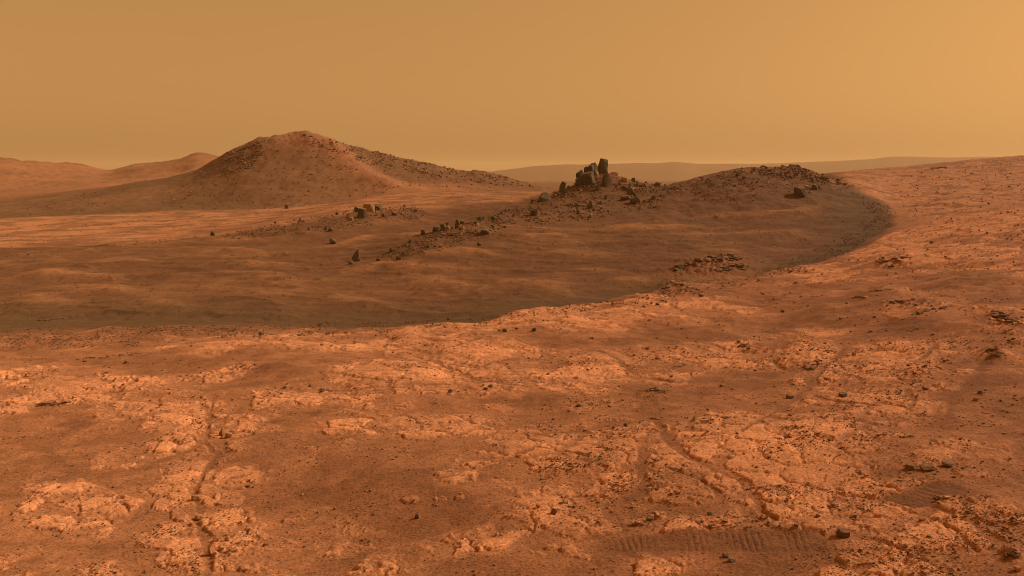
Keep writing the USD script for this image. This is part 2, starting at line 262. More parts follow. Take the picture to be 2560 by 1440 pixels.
# single slabs with an outline of their own: column, row, half width, half height in the photograph
SLABS = [(470,1175,50,24),(588,1190,58,24),(422,1225,50,24),(491,1223,19,7),(483,1249,11,7),(523,1250,15,8),(572,1239,40,17),(545,1298,52,33),(449,1280,23,14),(422,1304,32,8),(440,1353,72,20),(450,1400,60,28),(530,1382,14,12),(577,1366,28,13),(556,1412,30,15),(622,1418,26,12),(545,1345,15,5),(240,1426,40,16),(586,1112,24,7),(585,1127,19,7),(482,1299,8,6),
 (1692,1158,70,27),(1806,1212,46,29),(1690,1236,74,26),(1500,1152,110,24),(1545,1214,52,22),(1445,1308,102,43),(1605,1307,21,13),(1650,1287,15,12),(1738,1322,86,31),(1834,1291,20,17),(1908,1283,36,17),(1835,1120,108,33),(1375,1373,13,6),(1420,1381,23,7),(1660,1421,72,18),(1457,1356,22,5),
 (2010,1185,150,66),(2000,1290,95,37),(2262,1206,62,12),(2250,1226,60,7),(2107,1440,42,15),(2293,1424,57,20),(2482,1262,60,14),(2430,1293,48,9),(2175,1390,80,22),(2025,884,60,36),(2055,827,76,12),(2210,982,56,21),(2275,1015,76,12),(2255,893,110,36),(2043,997,42,10),(2260,780,62,22),
 (1528,797,100,12),(1370,780,97,12),(1610,760,46,9),(1440,818,92,13),(1700,889,130,15),(1815,908,66,27),(1660,952,56,15),(1460,925,130,18),(1180,882,96,25),(1085,945,50,20),(915,940,100,27),(1240,918,46,10),(1212,964,46,7),(775,997,36,13),(932,989,21,9),(994,882,42,10),(160,965,105,34),(465,1058,60,38),(460,1000,60,24),(1150,835,55,8),(1290,1108,90,20),(2060,1060,70,24),(1980,1090,60,20),(2380,1120,60,24),(2420,1180,50,18),(2230,1330,70,24),(2350,1350,60,20),(560,872,60,14),(720,850,70,12),(1050,1090,50,14),(1025,1250,22,9),(1148,1250,12,6),(1100,1252,16,6)]
CR = np.random.default_rng(55)
crisp, crid = np.zeros(len(fx_)), np.full(len(fx_), -1)
uf, vf = Ux[fore], Vx[fore]
nz1, nz2, nz3 = fbm(fx_ * 3.2, fy_ * 3.2, 45, 4, .6), fbm(fx_ * 3.2 + 9, fy_ * 3.2 + 4, 46, 4, .6), fbm(fx_ * 11, fy_ * 11, 48, 3, .6)
for i, (u, v, ru, rv) in enumerate(SLABS):
    m = np.nonzero((np.abs(uf - u) < ru * 1.6) & (np.abs(vf - v) < rv * 1.6))[0]
    if not len(m): continue
    tl = CR.uniform(-.3, .3)
    a = (uf[m] - u) / ru + .30 * nz1[m]; b = (vf[m] - v) / rv + tl * a + .30 * nz2[m]
    e = (np.abs(a) ** 2.4 + np.abs(b) ** 2.4) ** (1 / 2.4) + .16 * nz3[m]
    val = 1 - sstep(.86, 1.04, e)
    b_ = val > crisp[m]; crisp[m[b_]] = val[b_]; crid[m[b_]] = i
cs, ci = np.zeros((ND, NC)), np.full((ND, NC), -1); cs[fore] = crisp * (1 - .85 * cv); ci[fore] = crid
KNOLLS = [(1775,672,95,26,.22),(1690,722,55,20,.12),(2240,655,60,14,.08),(2025,895,60,34,.05),(1640,985,40,14,.05),(2520,800,60,26,.07),(140,1016,60,14,.03),(2300,765,70,20,.05),(2490,895,40,16,.08),(2535,1395,30,20,.02)]
RIPPLES = [[(800,671),(882,682),(957,660),(1032,672),(1220,679)],[(780,745),(864,752),(920,761),(950,782)],[(590,682),(660,690),(717,707),(605,716)],[(320,742),(365,742),(417,765),(432,792)],[(436,626),(507,630),(560,626),(657,637),(789,634)],[(957,589),(870,606),(770,630)],[(976,592),(1070,585)],
 [(1200,705),(1280,708),(1355,717),(1460,755)],[(1411,672),(1480,675),(1542,684)],[(1677,537),(1880,539),(1992,530),(2142,507)],[(1490,567),(1617,571),(1767,571)],[(1617,590),(1800,588),(1992,582)],[(1722,627),(1872,635)],[(1280,596),(1430,590)],[(0,690),(120,684),(240,692),(330,700)],[(20,742),(90,748),(150,768)],[(180,655),(300,650),(420,662)],[(560,728),(700,740),(640,752)],[(1020,700),(1120,712),(1200,730)],[(500,655),(620,662),(760,668)],[(100,715),(240,722),(300,735)],[(1300,640),(1420,632),(1560,642)],[(1500,700),(1580,706),(1650,700)],[(450,598),(560,604),(700,600)],[(1050,640),(1180,632),(1260,640)]]
hol = np.nonzero((DD > 11) & (DD < 36) & (np.abs(Ux - 1150) < 1250))
hx, hy = X[hol] + .22 * w1[hol], Y[hol] + .22 * w2[hol]
rp = np.zeros(len(hx)); rr_ = np.random.default_rng(19)
for pts in RIPPLES:
    q = np.array([base_at(*p)[:2] for p in pts]); amp = rr_.uniform(.6, 1.0)
    seglen = np.hypot(*np.diff(q, axis=0).T); LT = seglen.sum(); s0 = 0
    for a, b, Lg in zip(q[:-1], q[1:], seglen):
        m = np.nonzero((hx > min(a[0], b[0]) - .9) & (hx < max(a[0], b[0]) + .9) & (hy > min(a[1], b[1]) - .9) & (hy < max(a[1], b[1]) + .9))[0]
        if len(m):
            ab = b - a; t = np.clip(((hx[m] - a[0]) * ab[0] + (hy[m] - a[1]) * ab[1]) / (ab @ ab), 0, 1)
            r = np.hypot(hx[m] - a[0] - t * ab[0], hy[m] - a[1] - t * ab[1]); q_ = (s0 + t * Lg) / LT
            rp[m] = np.maximum(rp[m], amp * sstep(0, .3, q_) * sstep(0, .3, 1 - q_) * np.exp(-(r / .34) ** 2))
        s0 += Lg
rip = np.zeros((ND, NC)); rip[hol] = rp
# wheel tracks pressed into the soil
TRACKS = [([(1440,1376),(1600,1366),(1750,1360),(1900,1354),(2090,1352)], .12, .029), ([(2235,1262),(2290,1246),(2340,1230),(2395,1216)], .10, .045)]
trk, trk_h = np.zeros((ND, NC)), np.zeros((ND, NC))
tv, thh = np.zeros(len(fx_)), np.zeros(len(fx_))
xf, yf = X[fore], Y[fore]
for pts, w, pitch in TRACKS:
    q = np.array([base_at(*p)[:2] for p in pts]); s0 = 0; LT = np.hypot(*np.diff(q, axis=0).T).sum()
    for a, b in zip(q[:-1], q[1:]):
        ab = b - a; Lg = math.hypot(*ab)
        t = ((xf - a[0]) * ab[0] + (yf - a[1]) * ab[1]) / (ab @ ab)
        r = ((xf - a[0]) * -ab[1] + (yf - a[1]) * ab[0]) / Lg
        m = (t > -.02) & (t <= 1.02) & (np.abs(r) < w * 1.2)
        s = s0 + t[m] * Lg + 0.03 * r[m] + .012 * w2[fore][m] + .006 * n2(s * 9 if False else xf[m] * 9, yf[m] * 9, 49); fade = sstep(0, .12, s / LT) * sstep(0, .12, 1 - s / LT)
        tv[m] = np.maximum(tv[m], fade * (1 - sstep(w * .7, w * 1.1, np.abs(r[m]) + .04 * w1[fore][m])))
        saw = 0.5 + 0.5 * np.cos(2 * math.pi * s / pitch)
        thh[m] = -0.005 - 0.0045 * saw ** 8 * (1 - sstep(w * .6, w * .9, np.abs(r[m]))) * np.clip(.55 + 1.6 * n2(s * 6, r[m] * 5, 47), 0, 1.2)
        s0 += Lg
trk[fore], trk_h[fore] = tv, thh * tv

tex = .46 * fbm(X * 1.7, Y * 1.9, 51, 4, .6) + .42 * fbm(X * 5.5, Y * 6.5, 55, 4, .65) + .34 * fbm(X * 17, Y * 21, 56, 3, .65)
w_s, w_m, w_l = 1 - sstep(6, 11, DD), sstep(5, 8, DD) * (1 - sstep(18, 25, DD)), sstep(9, 16, DD)
plate_tone = .42 * (cr - .5) * (1 - sstep(8, 12, DD)) + .40 * (t_s - .5) * w_s + .55 * (t_m - .5) * w_m + .55 * (t_l - .5) * w_l
B = .78 * P + .50 * tex + plate_tone + .09
rock = sstep(0.0, 0.46, B) * near_rock
gap = (1 - sstep(0.010, 0.050, edge + 0.03 * fbm(X * 9, Y * 9, 57, 3))) * (1 - sstep(6.5, 11, DD))
gap_s = (1 - sstep(.003, .017, e_s + .014 * fbm(X * 20, Y * 20, 59, 2))) * w_s
gap_m = (1 - sstep(.01, .06, e_m + .03 * fbm(X * 7, Y * 7, 60, 2))) * w_m * .75
gap = np.maximum(np.maximum(gap, gap_s), gap_m)
cut = np.maximum(gap * (1 - 0.25 * sstep(.5, 1., B)) * sstep(-.3, .2, fbm(X * 1.3, Y * 1.3, 58, 2) + .28), crk * .85)
rock = rock * (1 - 0.92 * cut)
rock = np.maximum(rock * (1 - .35 * (rock < .9)), np.clip(cs * (.74 + .9 * np.clip(tex + .15 * P, -.5, .6)), 0, 1) * near_rock) * (1 - trk)
cell = np.where(cs > .5, len(cc) + ci, cell)

# relief
rubbly = sstep(.05, .5, fbm(X * .9, Y * .9, 71, 3) + .55 * sstep(1350, 2300, Ux) * sstep(700, 900, Vx))
Z = Z0.copy()
fine = np.clip(1.2 - np.abs(Q - 2) * 0.1, .4, 1.2)
near_w = 1 - sstep(4.0, 4.6, Qn)
near_w = np.maximum(near_w, right_far * (1 - sstep(45, 70, DD)))
lump = 0.05 * fbm(X * .55, Y * .55, 61, 3) + 0.022 * fbm(X * 1.6, Y * 1.6, 63, 3)
Z += near_w * lump * np.clip(DD / 6, .5, 2.0)
dome = sstep(0, 0.16, edge)
relief_rock = sstep(.25, .70, rock)
Z += near_w * (relief_rock * (0.004 + 0.004 * sstep(0, .05, e_s) * w_s + 0.004 * cr + .005 * (t_s - .5) * w_s) + .002 * cs + rock * .014 * (t_m - .4) * w_m)
rough = fbm(X * 9, Y * 9, 65, 4, .62)
rid = 1 - np.abs(fbm(X * 5 + .3 * w1, Y * 8, 67, 3, .55)) * 2
Z += near_w * (rock * (0.0045 * rough + 0.003 * rid) + (1 - rock) * .0025 * rough + rock * rubbly * .0042 * fbm(X * 20, Y * 20, 68, 3, .6)) * np.clip(DD / 5, 1, 2.5)
pit = np.clip(fbm(X * 22, Y * 22, 69, 2) - .25, 0, 1)
Z -= near_w * rock * pit * 0.012 * (.2 + rubbly)
thin = 1 - sstep(.0, .03, np.abs(fbm(X * 1.8 + .25 * w1, Y * 2.6 + .25 * w2, 73, 3, .5)))
Z -= near_w * rock * thin * .006
Z -= near_w * rock * (1 - sstep(0, .014, e_s)) * w_s * .010
Z -= near_w * rock * gap_m * .02
Z -= near_w * crk * 0.003
Z += trk_h
# hollow: sand drifts
dune = fbm(X * .16 + .5 * w1, Y * .42, 81, 3)
crest = (1 - np.abs(fbm(X * .22 + 2, Y * .5 + .05 * X, 83, 3)) * 1.7)
crest = np.clip(crest, 0, 1) ** 4
sandy = crater * (1 - .6 * mound)
Z += sandy * sstep(4.3, 5.2, Qn) * (0.07 * dune + 0.055 * crest)
Z += rip * .07
Z += sandy * (.016 * fbm(X * 2.4, Y * 2.8, 84, 4, .65) + .03 * fbm(X * .8, Y * 1.3, 86, 3)) * sstep(4.2, 4.8, Qn)
for (u, v, ru, rv, hh) in KNOLLS:
    e = ((Ux - u) / ru) ** 2 + ((Vx - v) / rv) ** 2
    Z += np.where(e < 6, hh * np.exp(-e) * (1 + .5 * rough), 0)
# mounds and hill: rubble relief
rub = fbm(X * .9, Y * .9, 85, 4, .6)
Z += mound * 0.10 * rub + slope * (0.22 * fbm(X * .30, Y * .30, 87, 4, .6)) + plain * (0.12 * fbm(X * .25, Y * .5, 89, 4, .6)) + ridge * .9 * fbm(X * .06, Y * .06, 91, 5, .62)
Z += sstep(12.2, 13, Qn) * (1 - sstep(13.0, 13.8, Qn)) * (Ux < 1420) * sstep(540, 640, Ux) * .22 * fbm(X * .7, Y * .7, 93, 3, .6)
Z += right_far * .05 * fbm(X * 1.1, Y * 1.1, 95, 4, .65) * sstep(20, 30, DD)
# spur running down from the hilltop to the right
spx = np.interp(Q, [11.2, 12, 13], [1010, 905, 765]); spur = np.exp(-((Ux - spx) / 55.0) ** 2) * sstep(10.9, 11.6, Q) * (1 - sstep(12.7, 13.1, Q))
Z += 0.45 * spur
Z[:24] = Z0[:24]

# ------------------------------------------------------------------ colour of the land
C_SOIL, C_ROCK, C_ROCK2 = np.array([.272, .112, .045]), np.array([.69, .305, .133]), np.array([.45, .192, .081])
C_SAND, C_OLIVE = np.array([.160, .071, .029]), np.array([.112, .064, .028])
C_PLAIN, C_PLAIND = np.array([.42, .184, .078]), np.array([.235, .105, .044])
C_HILL, C_HILLP = np.array([.205, .096, .041]), np.array([.36, .158, .072])
C_SOIL, C_ROCK, C_ROCK2, C_SAND, C_PLAIN, C_PLAIND, C_HILL, C_HILLP = (np.array(c) * (1.0, 1.01, 1.06) for c in (C_SOIL, C_ROCK, C_ROCK2, C_SAND, C_PLAIN, C_PLAIND, C_HILL, C_HILLP))
def lay(c, k, m): return c * (1 - m[..., None]) + np.asarray(k) * m[..., None]
col = np.broadcast_to(C_SOIL, (ND, NC, 3)).copy()
col = lay(col, C_SOIL * .80, sstep(-.2, .4, fbm(X * 1.4, Y * 1.8, 101, 5, .65)) * .8)
rk = C_ROCK2 + (C_ROCK - C_ROCK2) * np.clip(.40 + .25 * fbm(X * 2.2, Y * 2.2, 103, 3) + .40 * (B - .5) + .55 * (t_s - .5) * w_s + .35 * (cr - .5) + .5 * (t_m - .5) * w_m, 0, 1)[..., None]
rk = rk * (1 + .10 * fbm(X * 14, Y * 14, 105, 3, .7))[..., None]
col = lay(col, rk, rock)
thin2 = 1 - sstep(.0, .035, np.abs(fbm(X * 3.6 + .3 * w2, Y * 6.0 + .3 * w1, 75, 3, .55)))
col = lay(col, C_SOIL * .62, rock * np.clip(thin * .65 + thin2 * .55 * sstep(-.1, .4, fbm(X * 1.2, Y * 1.2, 76, 2)), 0, 1) * near_w)
col = lay(col, C_SOIL * .8, trk * .9)
# broad pale haze of bedrock dust where no slab stands out
col = lay(col, C_ROCK2, near_w * (1 - rock) * (1 - trk) * (1 - crk) * .62 * sstep(-.30, .40, B + .10 * fbm(X * 16, Y * 16, 107, 3, .7)))
# right-hand plain far off: stripes
st = fbm(X * .55 + .2 * w1, Y * 1.0, 111, 6, .68) + .5 * (t_l - .5)
rf = right_far * sstep(4.0, 5.5, Q)
col = lay(col, C_PLAIN * 1.12, rf * sstep(-.42, .12, st + .5 * (P - .05)) * .95)
col = lay(col, C_PLAIND, rf * sstep(.05, .35, fbm(X * .5, Y * 1.0, 113, 5, .68)) * .9)
col = lay(col, C_PLAIND * .75, rf * (1 - sstep(.02, .12, e_l + .06 * fbm(X * 3, Y * 3, 115, 2))) * .6)
# hollow
col = lay(col, C_SAND, crater)
pal = np.clip(.75 * crest * sstep(-.2, .4, fbm(X * .12, Y * .2, 121, 2)) + .55 * sstep(.15, .6, fbm(X * .18, Y * .7, 123, 4, .55)), 0, 1)
col = lay(col, np.array([.27, .127, .052]), sandy * pal * sstep(4.5, 5.3, Qn) * .8)
col = lay(col, np.array([.36, .165, .066]), np.clip(rip * 1.0, 0, 1) * crater * .7)
col = lay(col, C_SAND * .72, sandy * sstep(.1, .6, fbm(X * .22, Y * .4, 125, 4)) * .55)
col = col * (1 + crater * (.30 * fbm(X * 1.3, Y * 1.8, 126, 5, .72) + .10 * (t_l - .5)))[..., None]
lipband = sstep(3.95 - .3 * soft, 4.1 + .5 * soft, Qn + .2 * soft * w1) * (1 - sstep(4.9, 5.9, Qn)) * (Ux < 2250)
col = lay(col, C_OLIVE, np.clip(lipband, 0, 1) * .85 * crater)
rband = sstep(1960, 2170, Ux) * crater
col = lay(col, C_OLIVE, rband * .8)
col = lay(col, np.array([.135, .066, .027]), mound * sstep(-.3, .4, rub) * .8)
col = lay(col, np.array([.24, .10, .042]), mound * sstep(.2, .6, fbm(X * .5, Y * .5, 127, 3)) * .6 * (Ux < 1640))
col = lay(col, C_SOIL * .95, np.exp(-((Ux - 1790) / 120) ** 2 - ((Vx - 690) / 34) ** 2) * (DD < 24))
# far-left plain
col = lay(col, C_PLAIND, plain)
st2 = fbm(X * .40, Y * .45, 131, 6, .7) + .45 * (t_l - .5)
col = lay(col, C_PLAIN, plain * sstep(-.22, .22, st2) * .95)
col = lay(col, C_PLAIND * .8, plain * sstep(.12, .4, fbm(X * .3, Y * 1.1, 133, 4, .6)) * .7)
col = lay(col, C_SAND, behind_mound * .8)
# hill
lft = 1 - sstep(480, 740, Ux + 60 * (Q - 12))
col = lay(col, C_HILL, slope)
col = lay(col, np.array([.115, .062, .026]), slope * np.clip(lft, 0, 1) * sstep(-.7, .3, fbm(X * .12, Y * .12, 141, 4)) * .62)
col = lay(col, C_HILLP, np.clip(spur * 1.1 + np.exp(-((Ux - 735) / 60) ** 2) * sstep(12.3, 12.9, Q) * (Q < 13.3), 0, 1) * slope * .75)
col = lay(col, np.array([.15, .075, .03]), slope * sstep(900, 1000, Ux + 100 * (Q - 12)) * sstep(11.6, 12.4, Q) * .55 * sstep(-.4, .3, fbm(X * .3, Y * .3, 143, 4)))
fan = np.exp(-((Ux - 1080) / 150) ** 2 - ((Q - 11.35) / .35) ** 2)
col = lay(col, C_PLAIN * .95, np.clip(fan, 0, 1) * .7)
# ridge behind on the left
col = lay(col, C_PLAIN * .72, ridge)
col = lay(col, C_PLAIND, ridge * sstep(-.2, .35, fbm(X * .06, Y * .06, 145, 6, .7)) * .95)
col = lay(col, C_PLAIND * .8, sstep(14.8, 15.2, Qn) * 1.0)
col *= (1 + .13 * fbm(X * 8, Y * 8, 151, 4, .7) + .10 * fbm(X * 1.2, Y * 1.6, 153, 4, .65))[..., None]
col = np.clip(col * np.array([.94, .905, .885]), .01, .85)

# ------------------------------------------------------------------ land material: vertex tone, grain and fine relief
ground_mat = usdkit.material(stage, '/World/Looks/ground', {
    'a': ('attribute', {'attribute': 'tone'}), 'g': ('geometry', {}),
    'n1': ('noise_texture', {'scale': 60.0, 'detail': 4.0, 'roughness': .75}),
    'n2': ('noise_texture', {'scale': 5.0, 'detail': 6.0, 'roughness': .72}),
    'v': ('voronoi_texture', {'feature': 'f1', 'scale': 42.0, 'randomness': 1.0}), 'vr': ('map_range', {'from_min': .16, 'from_max': .34, 'to_min': 0.0, 'to_max': 1.0, 'clamp': True}), 'vs': ('separate_color', {}), 'vm': ('map_range', {'from_min': .52, 'from_max': .60, 'to_min': 1.0, 'to_max': .45, 'clamp': True}), 'vx': ('mix_float', {'b': 1.0}), 'm2': ('math', {'math_type': 'multiply'}),
    'r1': ('map_range', {'from_min': .32, 'from_max': .68, 'to_min': .66, 'to_max': 1.28}),
    'r2': ('map_range', {'from_min': .3, 'from_max': .7, 'to_min': .84, 'to_max': 1.14}),
    'm': ('math', {'math_type': 'multiply'}),
    'c': ('vector_math', {'math_type': 'scale'}),
    'b': ('bump', {'strength': .9, 'distance': .010, 'use_object_space': False}),
    'b2': ('bump', {'strength': .5, 'distance': .05, 'use_object_space': False}),
    'p': ('principled_bsdf', {'roughness': .95, 'specular_ior_level': .12, 'diffuse_roughness': .6})},
    [('g.position', 'n1.vector'), ('g.position', 'n2.vector'), ('n1.fac', 'r1.value'), ('n2.fac', 'r2.value'), ('r1.result', 'm.value1'), ('r2.result', 'm.value2'),
     ('a.color', 'c.vector1'), ('g.position', 'v.vector'), ('v.distance', 'vr.value'), ('v.color', 'vs.color'), ('vs.r', 'vm.value'), ('vm.result', 'vx.a'), ('vr.result', 'vx.fac'), ('m.value', 'm2.value1'), ('vx.result', 'm2.value2'), ('m2.value', 'c.scale'), ('c.vector', 'p.base_color'), ('n1.fac', 'b.height'), ('n2.fac', 'b2.height'), ('b2.normal', 'b.normal'), ('b.normal', 'p.normal')], surface='p.BSDF')

# grid to faces
idg = np.arange(ND * NC).reshape(ND, NC)
a_, b_, c_, d_ = idg[:-1, :-1], idg[:-1, 1:], idg[1:, 1:], idg[1:, :-1]
PTS = np.stack([X, Y, Z], -1).reshape(-1, 3)
gu = np.empty((ND, NC, 3)); gv = np.empty((ND, NC, 3)); G = PTS.reshape(ND, NC, 3)
gu[:, 1:-1] = G[:, 2:] - G[:, :-2]; gu[:, 0] = G[:, 1] - G[:, 0]; gu[:, -1] = G[:, -1] - G[:, -2]
gv[1:-1] = G[2:] - G[:-2]; gv[0] = G[1] - G[0]; gv[-1] = G[-1] - G[-2]
NRM = np.cross(gu, gv); NRM /= np.maximum(np.linalg.norm(NRM, axis=-1, keepdims=True), 1e-12); NRM = NRM.reshape(-1, 3)
COL = col.reshape(-1, 3)
def grid_mesh(path, quad_mask, mat=ground_mat):
    q = np.stack([a_[quad_mask], b_[quad_mask], c_[quad_mask], d_[quad_mask]], 1)
    used, inv = np.unique(q, return_inverse=True)
    m = UsdGeom.Mesh.Define(stage, path)
    m.CreatePointsAttr(Vt.Vec3fArray.FromNumpy(PTS[used].astype(np.float32)))
    m.CreateFaceVertexCountsAttr(Vt.IntArray.FromNumpy(np.full(len(q), 4, np.int32)))
    m.CreateFaceVertexIndicesAttr(Vt.IntArray.FromNumpy(inv.reshape(-1).astype(np.int32)))
    m.CreateSubdivisionSchemeAttr('none')
    m.CreateNormalsAttr(Vt.Vec3fArray.FromNumpy(NRM[used].astype(np.float32))); m.SetNormalsInterpolation('vertex')
    UsdGeom.PrimvarsAPI(m).CreatePrimvar('tone', Sdf.ValueTypeNames.Color3fArray, 'vertex').Set(Vt.Vec3fArray.FromNumpy(COL[used].astype(np.float32)))
    UsdShade.MaterialBindingAPI.Apply(m.GetPrim()).Bind(mat)
    return m
mq = lambda f: f[:-1, :-1]
q_hill = (mq(Q) > 11.0) & (mq(Q) < 14.0) & (mq(Ug) < 1420) & (mq(Ug) > -700)
q_ridge = (mq(Q) >= 14.0) & (mq(Q) < 16) & (mq(Ug) < 1420) & (mq(Ug) > -700)
q_mound = (mq(mound) > .5) & ~q_hill
q_sand = (mq(crater) > .5) & ~q_mound & ~q_hill
q_ground = ~(q_hill | q_ridge | q_mound | q_sand)
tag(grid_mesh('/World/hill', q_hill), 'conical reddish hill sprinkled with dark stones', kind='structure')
tag(grid_mesh('/World/ridge', q_ridge), 'low orange ridge behind the hill on the left', kind='structure')
tag(grid_mesh('/World/stony_mound', q_mound), 'stony mound carrying the rock pinnacle', kind='structure')
tag(grid_mesh('/World/sand_hollow', q_sand), 'dark sandy floor of the shallow crater', kind='structure')
gx = UsdGeom.Xform.Define(stage, '/World/ground'); tag(gx, 'pale bedrock plain with rust brown soil', kind='structure')
# slabs of bedrock that can be told apart: faces of the ground that belong to one plate
lab = np.where((mq(rock) > .5) & (mq(DD) < 13) & (mq(cell) >= 0) & (np.abs(mq(Ug) - 1280) < 1330) & (mq(Vb) < 1470), mq(cell), -1)
lab[~q_ground] = -1
q_track = (mq(trk) > .5) & q_ground
lab[q_track] = -1
ids, cnt = np.unique(lab[lab >= 0], return_counts=True)
keep = ids[np.argsort(-cnt)][:300]; keep = [k for k in keep if cnt[ids == k][0] > 30]
isin = np.isin(lab, keep)
grid_mesh('/World/ground/soil', q_ground & ~isin & ~q_track)
tag(grid_mesh('/World/ground/wheel_track', q_track), 'cleated wheel tracks pressed into brown soil')
for k in keep:
    grid_mesh(numbered('bedrock_slab', '/World/ground'), lab == k)

# ------------------------------------------------------------------ far crater rim, across the plain
def far_rim():
    u = np.linspace(-1800, 4400, 500)
    crest = np.interp(u, [-1800,0,900,1180,1230,1300,1330,1420,1450,1590,1640,1690,1740,1900,2100,2190,2230,2310,2360,2480,2560,3200,4400],
                         [430,425,428,430,428,420,415.5,410.5,411.5,407.5,407.5,404.5,409.5,409.5,402,396.5,391.5,391.5,394,391.5,393,398,410])
    crest = crest + 1.0 * fbm(u / 60, u * 0, 201, 4)
    Dm = 900.0; rows, cols_ = [], []
    for t, dz in ((-.0, 0), (.15, .12), (.35, .38), (.55, .66), (.75, .9), (.9, .985), (1.0, 1.0), (1.2, .85), (1.6, .2)):
        d = Dm - 220 + 220 * t
        zt = H - Dm * (crest - VH) / FPX
        zb = -9.5
        rows.append(np.stack([d * (u - U0) / FPX, np.full_like(u, d) + 12 * fbm(u / 90, u * 0 + t * 3, 203, 3), zb + (zt - zb) * dz + (0.5 * fbm(u / 25, u * 0 + t * 9, 205, 3) if 0 < dz < .95 else 0)], 1))
    v = np.concatenate(rows); n = len(u); f = []
    for r in range(len(rows) - 1):
        i = np.arange(n - 1) + r * n
        f.append(np.stack([i, i + 1, i + n + 1, i + n], 1))
    return v, np.concatenate(f)
rim_mat = usdkit.material(stage, '/World/Looks/rim', {'g': ('geometry', {}), 'n': ('noise_texture', {'scale': .04, 'detail': 5.0}),
    'c': ('mix_color', {'a': (.12, .06, .026), 'b': (.18, .088, .037)}), 'p': ('principled_bsdf', {'roughness': 1.0, 'specular_ior_level': .1})},
    [('g.position', 'n.vector'), ('n.fac', 'c.fac'), ('c.result', 'p.base_color')], surface='p.BSDF')
tag(usdkit.mesh(stage, '/World/distant_hills', far_rim(), rim_mat, smooth=True), 'hazy far rim of a large crater on the horizon', kind='structure')

# ------------------------------------------------------------------ rocks
def column_pick(U, V, hidden_ok=False):
    """(x, y, z, d) of the visible finished surface at a column and row"""
    j = int(np.argmin(np.abs(A_[60:-60] - (U - U0) / FPX))) + 60
    vp = VH + (H - Z[24:, j]) / dd[24:] * FPX
    k = np.nonzero(vp <= V)[0]
    k = 24 + (k[0] if len(k) else int(np.argmin(vp[:700])))
    return X[k, j], Y[k, j], Z[k, j], dd[k]
def rock_mat(name, dark, light, dust, dust_from=.45):
    return usdkit.material(stage, '/World/Looks/' + name, {
        'g': ('geometry', {}), 't': ('texture_coordinate', {}), 'o': ('object_info', {}),
        'n': ('noise_texture', {'scale': 6.0, 'detail': 5.0, 'roughness': .65}), 'n2': ('noise_texture', {'scale': 26.0, 'detail': 4.0, 'roughness': .7}),
        'c': ('mix_color', {'a': dark, 'b': light}), 'r': ('map_range', {'from_min': .3, 'from_max': .7}),
        'x': ('separate_xyz', {}), 'up': ('map_range', {'from_min': dust_from, 'from_max': .95, 'to_min': 0.0, 'to_max': .85, 'clamp': True}),
        'dn': ('math', {'math_type': 'multiply', 'use_clamp': True}), 'd': ('mix_color', {'b': dust}),
        'nr': ('map_range', {'from_min': .35, 'from_max': .6, 'to_min': .15, 'to_max': 1.1}),
        'b': ('bump', {'strength': .6, 'distance': .03}), 'p': ('principled_bsdf', {'roughness': .9, 'specular_ior_level': .2})},
        [('g.position', 'n.vector'), ('g.position', 'n2.vector'), ('n.fac', 'r.value'), ('r.result', 'c.fac'), ('g.normal', 'x.vector'), ('x.z', 'up.value'), ('n2.fac', 'nr.value'),
         ('up.result', 'dn.value1'), ('nr.result', 'dn.value2'), ('c.result', 'd.a'), ('dn.value', 'd.fac'), ('d.result', 'p.base_color'), ('n2.fac', 'b.height'), ('b.normal', 'p.normal')], surface='p.BSDF')
DARK = rock_mat('dark_rock', (.056, .039, .019), (.105, .069, .033), (.20, .093, .041), .62)
PALEM = rock_mat('pale_rock', (.16, .088, .039), (.27, .145, .062), (.30, .135, .056))
LEDGE = rock_mat('ledge_rock', (.19, .088, .038), (.33, .15, .064), (.42, .19, .082))
GRAVEL = rock_mat('gravel_stone', (.13, .066, .030), (.21, .10, .043), (.27, .12, .05), .7)
BROWN = rock_mat('brown_rock', (.085, .045, .021), (.15, .075, .033), (.24, .105, .045), .65)

ICO = {n: trimesh.creation.icosphere(subdivisions=n) for n in (1, 2, 3)}
def rock_shape(seed, size, sub=2, taper=0.0, lean=(0, 0), facets=15, chip=.10, box=.62):
    """an angular broken stone standing on z = 0 (a little sunk): size = (width x, depth y, height z); box < .5 gives a squarish block"""
    r = np.random.default_rng(seed)
    if box < .5:                                    # a block: eight corners, each broken off in its own way
        p = []
        for c in np.array(np.meshgrid((-1, 1), (-1, 1), (-1, 1))).T.reshape(-1, 3):
            j = c * r.uniform(.58, 1.0, 3)
            for ax in range(3):
                q = j.copy(); q[ax] *= r.uniform(.25, .70); p.append(q)
        p = np.array(p) * [1, 1, 1.3] @ trimesh.transformations.euler_matrix(r.uniform(-.22, .22), r.uniform(-.30, .30), r.uniform(-.7, .7))[:3, :3]
    else:
        n = {1: 13, 2: 17, 3: 22}[sub]
        v = r.normal(size=(n, 3)); v /= np.linalg.norm(v, axis=1, keepdims=True)
        p = np.sign(v) * np.abs(v) ** .72 * r.uniform(.78, 1.0, (n, 1))
    m = trimesh.convex.convex_hull(p)
    if sub > 1:
        v, f = np.array(m.vertices), np.array(m.faces)
        for _ in range(sub - 1 if sub < 3 else 2): v, f = trimesh.remesh.subdivide(v, f)
        v = v * (1 + chip * 1.1 * (meshkit.fbm(v * 3.1 + seed % 97, 3, seed)[:, None] - .5))
    else: v, f = np.array(m.vertices), np.array(m.faces)
    lo, hi = v.min(0), v.max(0); p = (v - (lo + hi) / 2) / (hi - lo)
    if taper: k = 1 - taper * (p[:, 2] + .5); p[:, 0] *= k; p[:, 1] *= k
    p[:, 0] += lean[0] * (p[:, 2] + .5); p[:, 1] += lean[1] * (p[:, 2] + .5)
    p *= np.array(size); p[:, 2] += size[2] * .5 - size[2] * .15
    return p, f
